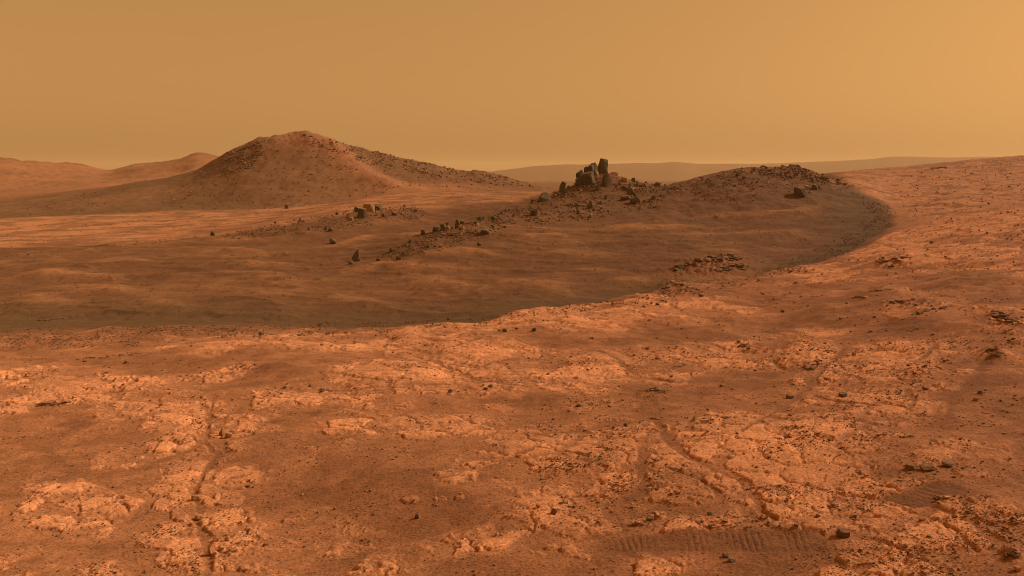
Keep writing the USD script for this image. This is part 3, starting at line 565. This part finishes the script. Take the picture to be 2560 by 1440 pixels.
def place(name, shape, at, mat, label=None, cat=None, group=None, rz=0.0, parent='/World', smooth=18):
    v, f = shape
    c, s = math.cos(rz), math.sin(rz)
    v = v @ np.array([[c, s, 0], [-s, c, 0], [0, 0, 1]]) + np.array(at)
    m = usdkit.mesh(stage, numbered(name, parent), trimesh.Trimesh(v, f, process=False), mat, smooth=smooth)
    return tag(m, label, cat, group)
def stand(name, u0, v0, u1, v1, label, seed, mat=DARK, taper=0.0, lean=(0, 0), depth=.9, sub=3, lift=None, facets=15, cat='boulder', group=None, chip=.1, block=False):
    """a stone that fills the box u0..u1, v0..v1 of the photograph, standing where its foot meets the land (or lift metres beyond it)"""
    uc = (u0 + u1) / 2
    x, y, z, d = column_pick(uc, v1)
    if lift is not None:
        d, z = lift, H - lift * (v1 - VH) / FPX; x, y = d * (uc - U0) / FPX, d
    w, h = (u1 - u0) * d / FPX * (1.12 if lift else 1.12), (v1 - v0) * d / FPX * (1.25 if lift else 1.2)
    return place(name, rock_shape(seed, (w, w * depth, h), sub, taper, lean, facets, chip, (.36 if lift or block else .62)), (x, y + w * depth * .35, z - .02 * h), mat, label, cat, group, smooth=16)

# the pinnacle on the mound
PD = 36.2
stand('boulder', 1494, 397, 1521, 436, 'tallest dark block crowning the rock pinnacle, upright and squarish', 395, taper=.14, chip=.2, lift=PD + .15, facets=4)
stand('boulder', 1481, 407, 1504, 446, 'dark slab leaning left against the topmost block of the rock pinnacle', 12, taper=.35, lean=(-.35, 0), lift=PD - .05, facets=10, depth=.7)
stand('boulder', 1469, 412, 1487, 434, 'rounded dark boulder capping the central block of the rock pinnacle', 13, lift=PD - .15)
stand('boulder', 1460, 416, 1473, 436, 'narrow dark boulder between the cap and the left block of the pinnacle', 14, taper=.2, lift=PD - .1)
stand('boulder', 1440, 425, 1462, 452, 'dark rounded block at the upper left shoulder of the rock pinnacle', 15, lift=PD - .35, taper=.15)
stand('boulder', 1458, 428, 1489, 463, 'largest dark block in the middle of the rock pinnacle, broad flat face', 16, block=True, facets=6, depth=.7)
stand('boulder', 1439, 446, 1462, 465, 'low dark block at the lower left foot of the rock pinnacle', 17, block=True)
stand('boulder', 1486, 430, 1499, 453, 'pale narrow stone wedged in the middle cleft of the rock pinnacle', 18, PALEM, lift=PD - .45, taper=.3)
stand('boulder', 1506, 428, 1526, 468, 'dark upright block at the right foot of the rock pinnacle', 19, block=True, taper=.25)
stand('boulder', 1527, 430, 1546, 443, 'flat pinkish stone just right of the pinnacle top', 20, LEDGE, lift=PD)
stand('boulder', 1552, 440, 1572, 456, 'pale pointed stone on the right shoulder of the pinnacle mound', 21, PALEM, taper=.4)
stand('boulder', 1394, 453, 1415, 479, 'dark pointed boulder standing alone left of the rock pinnacle', 22, taper=.45, lean=(.2, 0))
stand('boulder', 1344, 481, 1377, 504, 'broad greyish boulder at the far left end of the pinnacle mound crest', 23, taper=.3, lean=(.15, 0))
stand('boulder', 1568, 469, 1590, 489, 'dark angular boulder with lit right face on right slope below the pinnacle', 24, taper=.35)
stand('boulder', 1577, 492, 1599, 512, 'rounded dark boulder lowest on the right side of the pinnacle mound', 25)
stand('boulder', 1553, 488, 1576, 501, 'flat greyish slab beside the two boulders on the pinnacle mound right slope', 26, BROWN)
stand('boulder', 1470, 505, 1483, 521, 'dark upright boulder in mid slope straight below the pinnacle', 27, taper=.2)
stand('boulder', 1326, 522, 1344, 541, 'squat dark boulder on the left slope of the pinnacle mound near its foot', 28)
stand('boulder', 1439, 524, 1450, 537, 'small pointed dark boulder near the foot of the pinnacle mound', 29, taper=.4)
stand('boulder', 1636, 455, 1655, 466, 'low greyish stone in the saddle right of the pinnacle mound', 30, BROWN)
stand('boulder', 1594, 456, 1612, 468, 'dusty rounded stone on the crest between pinnacle and saddle', 31, BROWN)
# boulders strewn in the hollow and on its left lip
stand('boulder', 904, 510, 935, 530, 'broad pale boulder on the left lip of the hollow, behind a dark one', 41, PALEM, taper=.3, depth=.7)
stand('boulder', 892, 519, 915, 546, 'large dark boulder in front of the pale boulder on the left lip', 42, taper=.1)
stand('boulder', 884, 516, 896, 531, 'small dark boulder touching the left side of the dark and pale pair', 43)
stand('boulder', 936, 510, 951, 526, 'dark boulder just right of the pale boulder on the left lip', 44)
stand('boulder', 872, 542, 883, 552, 'small half pale stone below the dark and pale pair of boulders', 45, PALEM)
stand('boulder', 977, 530, 992, 540, 'low greyish stone right of the boulder pair on the left lip', 46, BROWN)
stand('boulder', 954, 534, 963, 544, 'small grey stone on the slope right below the boulder pair', 47, BROWN, cat='rock')
stand('boulder', 820, 569, 830, 580, 'small upright dark boulder alone on the sand above the rounded one', 48)
stand('boulder', 822, 598, 839, 613, 'rounded dark boulder with lit top alone on the sand of the hollow', 49)
stand('boulder', 876, 623, 902, 654, 'tall cone shaped dark boulder standing in the sand hollow', 50, taper=.72, lean=(.12, 0), facets=9)
stand('boulder', 871, 652, 883, 663, 'small dark stone at the left foot of the cone shaped boulder', 51, cat='rock')
stand('boulder', 712, 511, 720, 523, 'small dark boulder alone on the bright plain before the hill', 52)
stand('boulder', 523, 579, 535, 590, 'dark boulder at the left end of the stony lip line', 53, taper=.3)
stand('boulder', 1052, 574, 1063, 588, 'dark spiky boulder at the left end of the boulder row', 54)
stand('boulder', 1081, 565, 1100, 582, 'dark boulder third from left in the row leading to the mound', 55)
stand('boulder', 1097, 560, 1113, 576, 'dark squarish boulder touching its neighbours in the middle of the boulder row', 56)
stand('boulder', 1112, 563, 1124, 576, 'pale faced boulder at the right end of the touching trio in the row', 57, PALEM)
stand('boulder', 1113, 556, 1122, 566, 'small dark stone perched behind the pale faced one in the boulder row', 58, cat='rock')
stand('boulder', 1137, 548, 1150, 571, 'tall upright dark boulder in the boulder row', 59, taper=.15)
stand('boulder', 1147, 562, 1159, 577, 'pale boulder at the foot of the tall upright one in the row', 60, PALEM)
stand('boulder', 1151, 551, 1160, 563, 'dark boulder right behind the tall upright one in the row', 61)
stand('boulder', 1190, 542, 1203, 553, 'dark low boulder higher up the boulder row', 62)
stand('boulder', 1225, 541, 1240, 556, 'boulder with bright right face near the upper end of the row', 63, taper=.3)
stand('boulder', 1200, 574, 1222, 588, 'dark boulder with a flat tail on the sand below the row', 64)
stand('boulder', 1194, 603, 1204, 615, 'small pointed boulder on open sand below the boulder row', 65, taper=.3)
stand('boulder', 973, 620, 982, 632, 'small dark boulder left of the lower stony line in the hollow', 66)
stand('boulder', 990, 641, 1002, 651, 'flat topped dark stone at the lower end of the hollow stones', 67)
stand('boulder', 940, 646, 950, 653, 'flat dark stone between the cone boulder and the flat topped stone', 68, cat='rock')
stand('boulder', 1095, 610, 1104, 620, 'small stone with lit right side on the lower stony line', 69, PALEM)
# right mound
stand('boulder', 1989, 466, 2016, 494, 'large round dark boulder on the face of the right hand mound', 71, facets=22)
stand('boulder', 2011, 462, 2023, 475, 'small pale topped boulder touching the large round one on right mound', 72, PALEM)
stand('boulder', 2032, 462, 2045, 477, 'dark squarish boulder right of the large round one on right mound', 73)
stand('boulder', 1971, 411, 2010, 438, 'large dark jagged outcrop on the crest of the right hand mound', 74, taper=.5, lift=35.4, facets=9)
stand('boulder', 1952, 413, 1968, 428, 'jagged dark boulder left of the outcrop on right mound crest', 75, taper=.3, lift=35.6)
stand('boulder', 1902, 414, 1918, 426, 'dark stone on the left part of the right mound crest', 76, taper=.2, lift=35.8)
stand('boulder', 1884, 418, 1898, 429, 'low dark stone at the left end of right mound crest rocks', 77, lift=35.7)
stand('boulder', 2052, 438, 2072, 452, 'dark boulder on the right shoulder of the right hand mound', 78)

# strewn stones: (zone polygon, number, size range in photo pixels, label, group)
ZONES = [
 ([(1330,500),(1400,478),(1440,460),(1500,440),(1560,448),(1640,466),(1690,470),(1620,520),(1560,505),(1480,545),(1380,545),(1300,560)], 72, (5, 14), 'small dark angular rock strewn on the rubble slope under the pinnacle', 'rocks strewn under the pinnacle'),
 ([(1060,585),(1200,545),(1330,510),(1330,540),(1280,570),(1200,590),(1100,620),(1000,645),(960,650),(1000,620)], 42, (5, 12), 'small dark rock in the stony trail leading down left from the pinnacle mound', 'rocks trailing down from the pinnacle mound'),
 ([(1640,462),(1740,446),(1850,420),(2000,425),(2080,440),(2130,470),(2050,460),(1980,450),(1850,470),(1760,490)], 38, (5, 13), 'small dark rock on the stony crest of the right hand mound', 'rocks on the right hand mound'),
 ([(520,590),(700,556),(860,530),(1000,515),(1060,530),(1000,555),(900,570),(760,580),(620,590)], 26, (4, 10), 'small dark rock along the stony left lip of the hollow', 'rocks along the left lip of the hollow'),
]

PLACES = {'rocks strewn under the pinnacle': [(1410, 'the left flank of the pinnacle mound'), (1540, 'the rubble slope straight below the pinnacle'), (9999, 'the right flank of the pinnacle mound')],
 'rocks trailing down from the pinnacle mound': [(1130, 'the lower left end of the stony trail below the mound'), (1240, 'the middle of the stony trail below the mound'), (9999, 'the upper end of the stony trail near the mound')],
 'rocks on the right hand mound': [(1800, 'the saddle side of the right hand mound'), (1980, 'the top of the right hand mound'), (9999, 'the outer right shoulder of the right hand mound')],
 'rocks along the left lip of the hollow': [(800, 'the far left stretch of the stony lip of the hollow'), (9999, 'the stony lip near the dark and pale boulders')]}
def in_poly(poly, u, v):
    poly = np.array(poly, float); r = np.zeros(len(u), bool); j = len(poly) - 1
    for i in range(len(poly)):
        (x1, y1), (x2, y2) = poly[i], poly[j]
        c = ((y1 > v) != (y2 > v)) & (u < (x2 - x1) * (v - y1) / (y2 - y1 + 1e-9) + x1); r ^= c; j = i
    return r
def sample_poly(poly, n, r, clump=None):
    p = np.array(poly); out = np.zeros((0, 2))
    while len(out) < n:
        c = r.uniform(p.min(0), p.max(0), (n * 3, 2)); c = c[in_poly(poly, c[:, 0], c[:, 1])]
        if clump: c = c[r.random(len(c)) < np.clip(.5 + 1.3 * fbm(c[:, 0] / clump, c[:, 1] / (clump * .5), 301, 3), .06, 1)]
        out = np.concatenate([out, c])
    return out[:n]
VP = VH + (H - Z[24:]) / dd[24:, None] * FPX
VMIN = np.minimum.accumulate(VP, axis=0)
def pick_many(u, v):
    j = np.searchsorted(A_[60:-60], (u - U0) / FPX).clip(0, NC - 121) + 60
    k = np.empty(len(u), int)
    for c in np.unique(j):
        m = j == c
        k[m] = np.searchsorted(-VMIN[:, c], -v[m])
    k = np.clip(k, 0, VP.shape[0] - 1) + 24
    return X[k, j], Y[k, j], Z[k, j], dd[k], k, j

seed = 1000
for poly, n, (s0, s1), label, group in ZONES:
    r = np.random.default_rng(seed)
    uv = sample_poly(poly, n, r, 60)
    for i, (u, v) in enumerate(uv):
        w = s0 + (s1 - s0) * r.random() ** 2.2; h = w * r.uniform(.7, 1.25)
        x, y, z, d = column_pick(u, v)
        if d > 42: continue
        k = d / FPX; seed += 1
        mat = DARK if r.random() < .72 else (BROWN if r.random() < .6 else PALEM)
        tone = 'dark' if mat is DARK else 'brown' if mat is BROWN else 'pale tan'
        where = next(t for lim, t in PLACES[group] if u < lim)
        place('rock', rock_shape(seed, (w * k, w * k * .9, h * k * 1.15), 1, r.uniform(0, .4), (r.uniform(-.2, .2), 0), 12), (x, y, z - .12 * h * k), mat, f'small {tone} rock on {where}', 'rock', f'{tone} rocks on {where}')
    seed += 100

# single stones of the foreground
FORE = [(2097,1325,2127,1346,'squat rock with dark front and pale top by the right end of the wheel track', BROWN),(1806,1388,1822,1397,'small dark stone just below the long wheel track', DARK),(1820,1396,1840,1408,'dark rounded stone just below the long wheel track', DARK),
 (1377,1274,1395,1288,'dark brown stone in the hollow left of the cracked slab by the track', BROWN),(1770,1281,1786,1289,'dark stone on soil above the oval bedrock slab', DARK),(1615,1295,1630,1304,'small stone between broken pieces and the oval bedrock slab', BROWN),(1560,1059,1570,1068,'tiny dark stone left of the crack junction', DARK),
 (1440,1012,1454,1019,'tiny grey stone on brown soil in the centre of the plain', DARK),(1035,1288,1047,1300,'lone dark stone on the gravelly brown soil left of centre', DARK),(1208,972,1222,978,'dark stone at the left end of two on pale bedrock below the channel', DARK),(1118,976,1130,984,'small dark stone under the long thin crack on the left', DARK),
 (2025,918,2040,925,'small dark stone in the channel beside the round pale slab', BROWN),(2308,967,2324,976,'grey stone on pale bedrock right of the middle', BROWN),(1967,988,1986,998,'dark overhung stone at the bend of the right hand channel', BROWN),(2099,984,2122,993,'dark stone at the tip of the pale slab on the right', BROWN),
 (2447,978,2460,986,'dark stone at the foot of the right hand sandy gully', BROWN),(645,830,656,838,'small dark stone among pale patches near the lip on the left', DARK),(793,808,806,816,'dark stone at the sandy lip of the hollow', DARK),(1117,793,1128,800,'dark stone where the bright bedrock crest begins', DARK),(1256,822,1268,831,'dark stone on pale bedrock left of the oval crest slab', DARK),
 (1330,820,1342,829,'dark stone on pale bedrock under the long bright crest slab', DARK),(1952,775,1963,782,'small dark stone in the brown soil right of centre', DARK),(2360,1158,2395,1168,'dark flat rock on rough bedrock near the right edge', BROWN),(2265,1166,2290,1178,'dark flat stone at the edge of soil right of the bright slab', BROWN),
 (2310,1165,2346,1180,'broken dark edged stone above the small wheel track', BROWN),(548,1074,562,1092,'small pale stone at the top of the sandy channel on the left', LEDGE),(562,1083,580,1096,'pale rounded stone touching another by the left channel', LEDGE),(572,1076,590,1086,'flat pale stone behind the pair by the left channel', LEDGE),
 (476,1242,492,1254,'small oval pale stone in the soil of the left channel', LEDGE),(484,1290,504,1303,'rounded pale stone in the left channel below the oval one', LEDGE),(518,1372,538,1392,'thin pale flake standing beside the left channel', LEDGE),(562,1344,574,1354,'small pale stone right of the left channel near the bottom', LEDGE),
 (1340,1262,1352,1270,'small flat pale stone above the cracked slab by the track', LEDGE),(2040,1288,2052,1294,'dark flat stone on the pale bedrock above right track end', BROWN),(2260,1240,2264,1244,'tiny pale stone left of the small wheel track', LEDGE),(2536,1420,2552,1432,'small pale stone at the lower right corner', LEDGE)]
for i, (u0, v0, u1, v1, label, mat) in enumerate(FORE):
    stand('stone', u0, v0, u1, v1, label, 500 + i, mat, taper=.15 if mat is LEDGE else .25, sub=3, facets=16, cat='stone', chip=.16)

# broken ledges of bedrock standing out of the plain, each made of stones
def outcrop(label, line, n, size, seed, mats=(LEDGE, BROWN, DARK), flat=.55, spread=6, deep=.9):
    r = np.random.default_rng(seed); n = int(n * 1.5)
    x = UsdGeom.Xform.Define(stage, numbered('rock_outcrop')); tag(x, label, 'outcrop')
    L = np.array(line, float); t = np.linspace(0, 1, len(L))
    for i in range(n):
        q = (i + r.random()) / n
        u, v = np.interp(q, t, L[:, 0]) + r.normal() * spread, np.interp(q, t, L[:, 1]) + abs(r.normal()) * spread * .55 - spread * .2
        w = r.uniform(*size) * .85; h = w * r.uniform(flat * .6, flat * 1.3)
        px_, py_, pz_, d = column_pick(u, v); k = d / FPX
        mt = mats[int(r.random() ** 1.3 * len(mats))]
        place('stone_slab' if mt is LEDGE else 'broken_stone', rock_shape(seed * 50 + i, (w * k, w * k * deep * r.uniform(.6, 1.2), h * k), 2, r.uniform(0, .3), (r.uniform(-.3, .3), 0), 11, .14), (px_, py_ + .2 * w * k, pz_ - .28 * h * k), mt, parent=str(x.GetPath()), rz=r.uniform(-.5, .5))
    return x
outcrop('long craggy bedrock ledge at the near lip of the hollow right of centre', [(1690,676),(1712,666),(1745,658),(1772,652),(1800,645),(1820,640),(1850,650)], 34, (12, 27), 61, (BROWN, DARK), .5, 6)
outcrop('second row of the craggy ledge, lower and farther right', [(1780,672),(1810,676),(1830,668),(1850,664),(1866,672)], 22, (13, 30), 62, (BROWN, DARK), .38, 6)
outcrop('small broken ledge below the craggy one, by bright bedrock', [(1648,730),(1668,722),(1690,706),(1712,714),(1735,722),(1756,728)], 20, (8, 18), 63, (BROWN, LEDGE), .55, 6)
outcrop('low dark overhanging ledge high on the right slope', [(2198,656),(2225,652),(2250,648),(2280,642)], 10, (12, 26), 64, (BROWN, LEDGE), .3, 3)
outcrop('short dark ledge right of centre on the brown slope', [(2184,727),(2200,725),(2222,725)], 6, (10, 20), 65, (BROWN, DARK), .35, 3)
outcrop('small broken knob left of the short dark ledge', [(2136,746),(2150,742),(2165,745)], 7, (8, 16), 66, (BROWN, LEDGE), .5, 3)
outcrop('jagged dark ledge on the right slope above the pale bank', [(2230,758),(2258,754),(2290,748)], 11, (9, 22), 67, (BROWN, DARK), .45, 5)
outcrop('long dark broken bank edge in the right middle distance', [(2290,786),(2310,780),(2335,775),(2365,770)], 16, (8, 18), 68, (BROWN, DARK, LEDGE), .45, 4)
outcrop('rough dark outcrop at the right edge of the plain', [(2490,780),(2510,795),(2530,806),(2556,800)], 20, (9, 26), 69, (BROWN, LEDGE, DARK), .5, 10)
outcrop('overhanging dark capped ledge in the sandy gully on the right', [(2478,876),(2490,890),(2505,888)], 6, (14, 26), 70, (BROWN, DARK), .4, 3)
outcrop('dark crumbly outcrop on pale bedrock at the far left', [(92,1018),(105,1010),(125,1012),(145,1012),(172,1008)], 18, (8, 18), 71, (BROWN, DARK), .5, 4)
outcrop('dark crumbly mound of stones in the middle of the plain', [(1618,980),(1635,974),(1650,978),(1660,982)], 13, (8, 18), 72, (BROWN, DARK), .6, 4)
outcrop('small dark stone heap above the central crumbly mound', [(1682,922),(1698,918),(1712,912)], 9, (7, 16), 73, (BROWN, DARK), .5, 3)
outcrop('reddish stone heap below the central crumbly mound', [(1628,1046),(1640,1048),(1652,1044)], 8, (7, 14), 74, (BROWN, LEDGE), .6, 4)
outcrop('small dark stone heap beside the brown sand patch on right', [(1848,868),(1862,866),(1872,872)], 8, (7, 15), 75, (BROWN, DARK), .5, 3)
outcrop('cluster of pale and dark stones on soil left of centre', [(795,978),(812,976),(826,978)], 8, (7, 16), 76, (BROWN, LEDGE), .5, 4)
outcrop('dark blocky stone cluster in the lower right corner', [(2520,1386),(2535,1394),(2548,1392)], 9, (12, 24), 77, (DARK, BROWN), .8, 5)
outcrop('thin tilted plate of bedrock over the small wheel track', [(2345,1250),(2362,1246),(2376,1244)], 4, (16, 30), 78, (BROWN, LEDGE), .28, 1)
outcrop('row of broken pale pieces beside the cracked slab', [(1580,1300),(1596,1316),(1612,1308),(1640,1282),(1658,1290)], 9, (10, 26), 79, (LEDGE,), .4, 4)
outcrop('long low broken ledge in the brown ground on the left', [(190,900),(225,896),(260,894),(300,890),(350,884)], 20, (7, 15), 80, (BROWN, LEDGE), .4, 3)
outcrop('thin dark stony line on the dark sand at far left', [(90,803),(130,800),(165,795),(210,789)], 16, (6, 13), 81, (BROWN, DARK), .45, 2)
outcrop('broken bank of dark stones under the round pale slab', [(2012,915),(2028,925),(2045,908),(2058,896)], 14, (8, 18), 82, (BROWN, LEDGE), .5, 4)
outcrop('low outcrop on the skyline of the right slope', [(2160,421),(2175,418),(2190,420)], 8, (8, 16), 83, (BROWN,), .4, 2)
outcrop('second low outcrop below the skyline of the right slope', [(2330,423),(2350,420),(2368,418)], 9, (8, 16), 84, (BROWN,), .4, 3)

# rubble and gravel nobody could count
def pebble(seed, sub=1):
    v, f = rock_shape(seed, (1, 1, .8), sub, .1, (0, 0), 10, .1)
    return v - [0, 0, .3], f
def scatter(name, label, pts, diam, mats, seed, sub=1, sink=.1, tall=.85):
    r = np.random.default_rng(seed)
    pi = UsdGeom.PointInstancer.Define(stage, '/World/' + name); tag(pi, label, kind='stuff')
    UsdGeom.Scope.Define(stage, f'/World/{name}/shapes'); protos = []
    for i, m in enumerate(mats):
        usdkit.mesh(stage, f'/World/{name}/shapes/pebble_{i:03d}', pebble(seed + i, sub), m, smooth=35); protos.append(f'/World/{name}/shapes/pebble_{i:03d}')
    pi.CreatePrototypesRel().SetTargets([Sdf.Path(p) for p in protos])
    n = len(pts)
    pi.CreateProtoIndicesAttr(Vt.IntArray.FromNumpy(r.integers(0, len(mats), n).astype(np.int32)))
    p = pts.copy(); p[:, 2] += diam * (.3 - sink)
    pi.CreatePositionsAttr(Vt.Vec3fArray.FromNumpy(p.astype(np.float32)))
    s = diam[:, None] * r.uniform(.75, 1.25, (n, 3)) * [1, 1, tall]
    pi.CreateScalesAttr(Vt.Vec3fArray.FromNumpy(s.astype(np.float32)))
    a = r.uniform(0, 2 * math.pi, n); q = np.zeros((n, 4), np.float32); q[:, 2] = np.sin(a / 2); q[:, 3] = np.cos(a / 2)
    pi.CreateOrientationsAttr(Vt.QuathArray([Gf.Quath(float(w), float(x), float(y), float(z)) for x, y, z, w in q]))
RUB = [([(420,470),(545,400),(600,370),(690,342),(760,338),(900,374),(1100,420),(1240,440),(1360,472),(1200,470),(1050,470),(900,495),(700,520),(500,528),(390,525)], 850, (1.4, 5), 26),
 ([(560,385),(650,352),(660,380),(640,420),(560,440)], 420, (2, 6), 30), ([(740,335),(800,345),(960,385),(1180,432),(1250,440),(1350,470),(1250,465),(1060,440),(940,420),(800,370)], 900, (1.5, 5.5), 30),
 ([(1330,505),(1440,455),(1500,437),(1560,447),(1690,470),(1640,520),(1480,550),(1300,570)], 2000, (1.3, 6), 60), ([(1050,590),(1200,550),(1330,510),(1330,545),(1200,590),(1000,645),(940,645)], 2200, (1.3, 4.8), 36),
 ([(1640,465),(1740,448),(1850,420),(2000,420),(2080,440),(2140,470),(2080,480),(1950,490),(1850,510),(1720,500)], 900, (1.4, 5), 50), ([(520,592),(700,556),(880,525),(1060,517),(1060,545),(900,570),(760,585),(600,600)], 1900, (1.2, 4), 40),
 ([(1880,425),(1990,416),(2060,440),(2130,470),(2040,455),(1900,440)], 500, (2, 7), 30),
 ([(0,640),(250,612),(520,590),(520,600),(250,625),(0,655)], 120, (1.4, 3.5), 40), ([(80,500),(250,480),(330,490),(200,530),(60,540)], 120, (1.6, 4), 40),
 ([(2120,480),(2225,515),(2230,560),(2120,635),(1950,685),(1930,670),(2090,600),(2190,545)], 1100, (1.2, 3.6), 60), ([(0,820),(500,815),(1000,805),(1100,800),(1000,830),(500,850),(300,870),(0,870)], 1800, (1.5, 4.5), 60), ([(1000,818),(1130,802),(1300,782),(1500,755),(1650,732),(1850,700),(2000,664),(2000,680),(1850,716),(1650,752),(1500,775),(1300,800),(1130,822)], 700, (1.3, 5), 40), ([(950,640),(1100,610),(1250,575),(1250,590),(1100,628),(960,655)], 250, (1.4, 4), 30)]
RUB.append(([(0,690),(500,640),(900,640),(1300,570),(1700,520),(2150,520),(2180,590),(1900,670),(1600,720),(1250,770),(700,800),(0,800)], 2600, (1.0, 3.6), 50))
RUB.append(([(0,560),(400,540),(900,500),(1300,484),(1300,495),(900,520),(500,580),(0,630)], 350, (1.1, 3), 60))
RUB.append(([(2240,440),(2560,395),(2560,700),(2300,640),(2250,560)], 420, (1.2, 4.5), 24))
pts, dia = [], []
r = np.random.default_rng(77)
for poly, n, (s0, s1), cl in RUB:
    uv = sample_poly(poly, n, r, cl); x, y, z, d, k, j = pick_many(uv[:, 0], uv[:, 1])
    ok = (d > 6) & (d < 82); w = s0 + (s1 - s0) * r.random(n) ** 2.5
    pts.append(np.stack([x, y, z], 1)[ok]); dia.append((w * d / FPX)[ok])
scatter('rubble', 'dark stony rubble on the hill, mounds and lips', np.concatenate(pts), np.concatenate(dia), [DARK, BROWN, BROWN, GRAVEL, BROWN, PALEM], 900, sink=0.0, tall=1.15)
# gravel of the near plain
n = 300000
u, v = r.uniform(-60, 2620, n), 500 + 1000 * r.random(n) ** .8
x, y, z, d, k, j = pick_many(u, v)
wgt = (.11 + .55 * rock[k, j] * rubbly[k, j] + .22 * rubbly[k, j]) * np.clip(.30 + 1.5 * fbm(x * 2.6, y * 2.6, 303, 4, .6), .03, 1.3) * (1 - .9 * crk[k, j]) * (1 - .97 * trk[k, j]) * near_w[k, j]
ok = (r.random(n) < wgt) & (d < 40) & (VP[k - 24, j] < v + 6)
u, v, x, y, z, d = (q[ok] for q in (u, v, x, y, z, d))
px_d = np.clip(np.exp(r.normal(math.log(2.15), .55, len(x))), 1.0, 13)
scatter('gravel', 'dark and rusty gravel strewn over soil and bedrock', np.stack([x, y, z], 1), px_d * d / FPX, [BROWN, GRAVEL, BROWN, GRAVEL, LEDGE, GRAVEL], 950, sub=1)
print('gravel', len(x), 'slabs', len(keep), 'verts', ND * NC)

# ------------------------------------------------------------------ dusty air
haze_mat = usdkit.material(stage, '/World/Looks/haze', {'v': ('principled_volume', {'color': (.93, .66, .36), 'density': HAZE, 'anisotropy': .2})}, volume='v.volume')
hb = trimesh.creation.box(bounds=[[-1900, -1900, -16], [1900, 1900, 24]])
tag(usdkit.mesh(stage, '/World/haze', hb, haze_mat), 'thin tan dust in the air', kind='stuff')
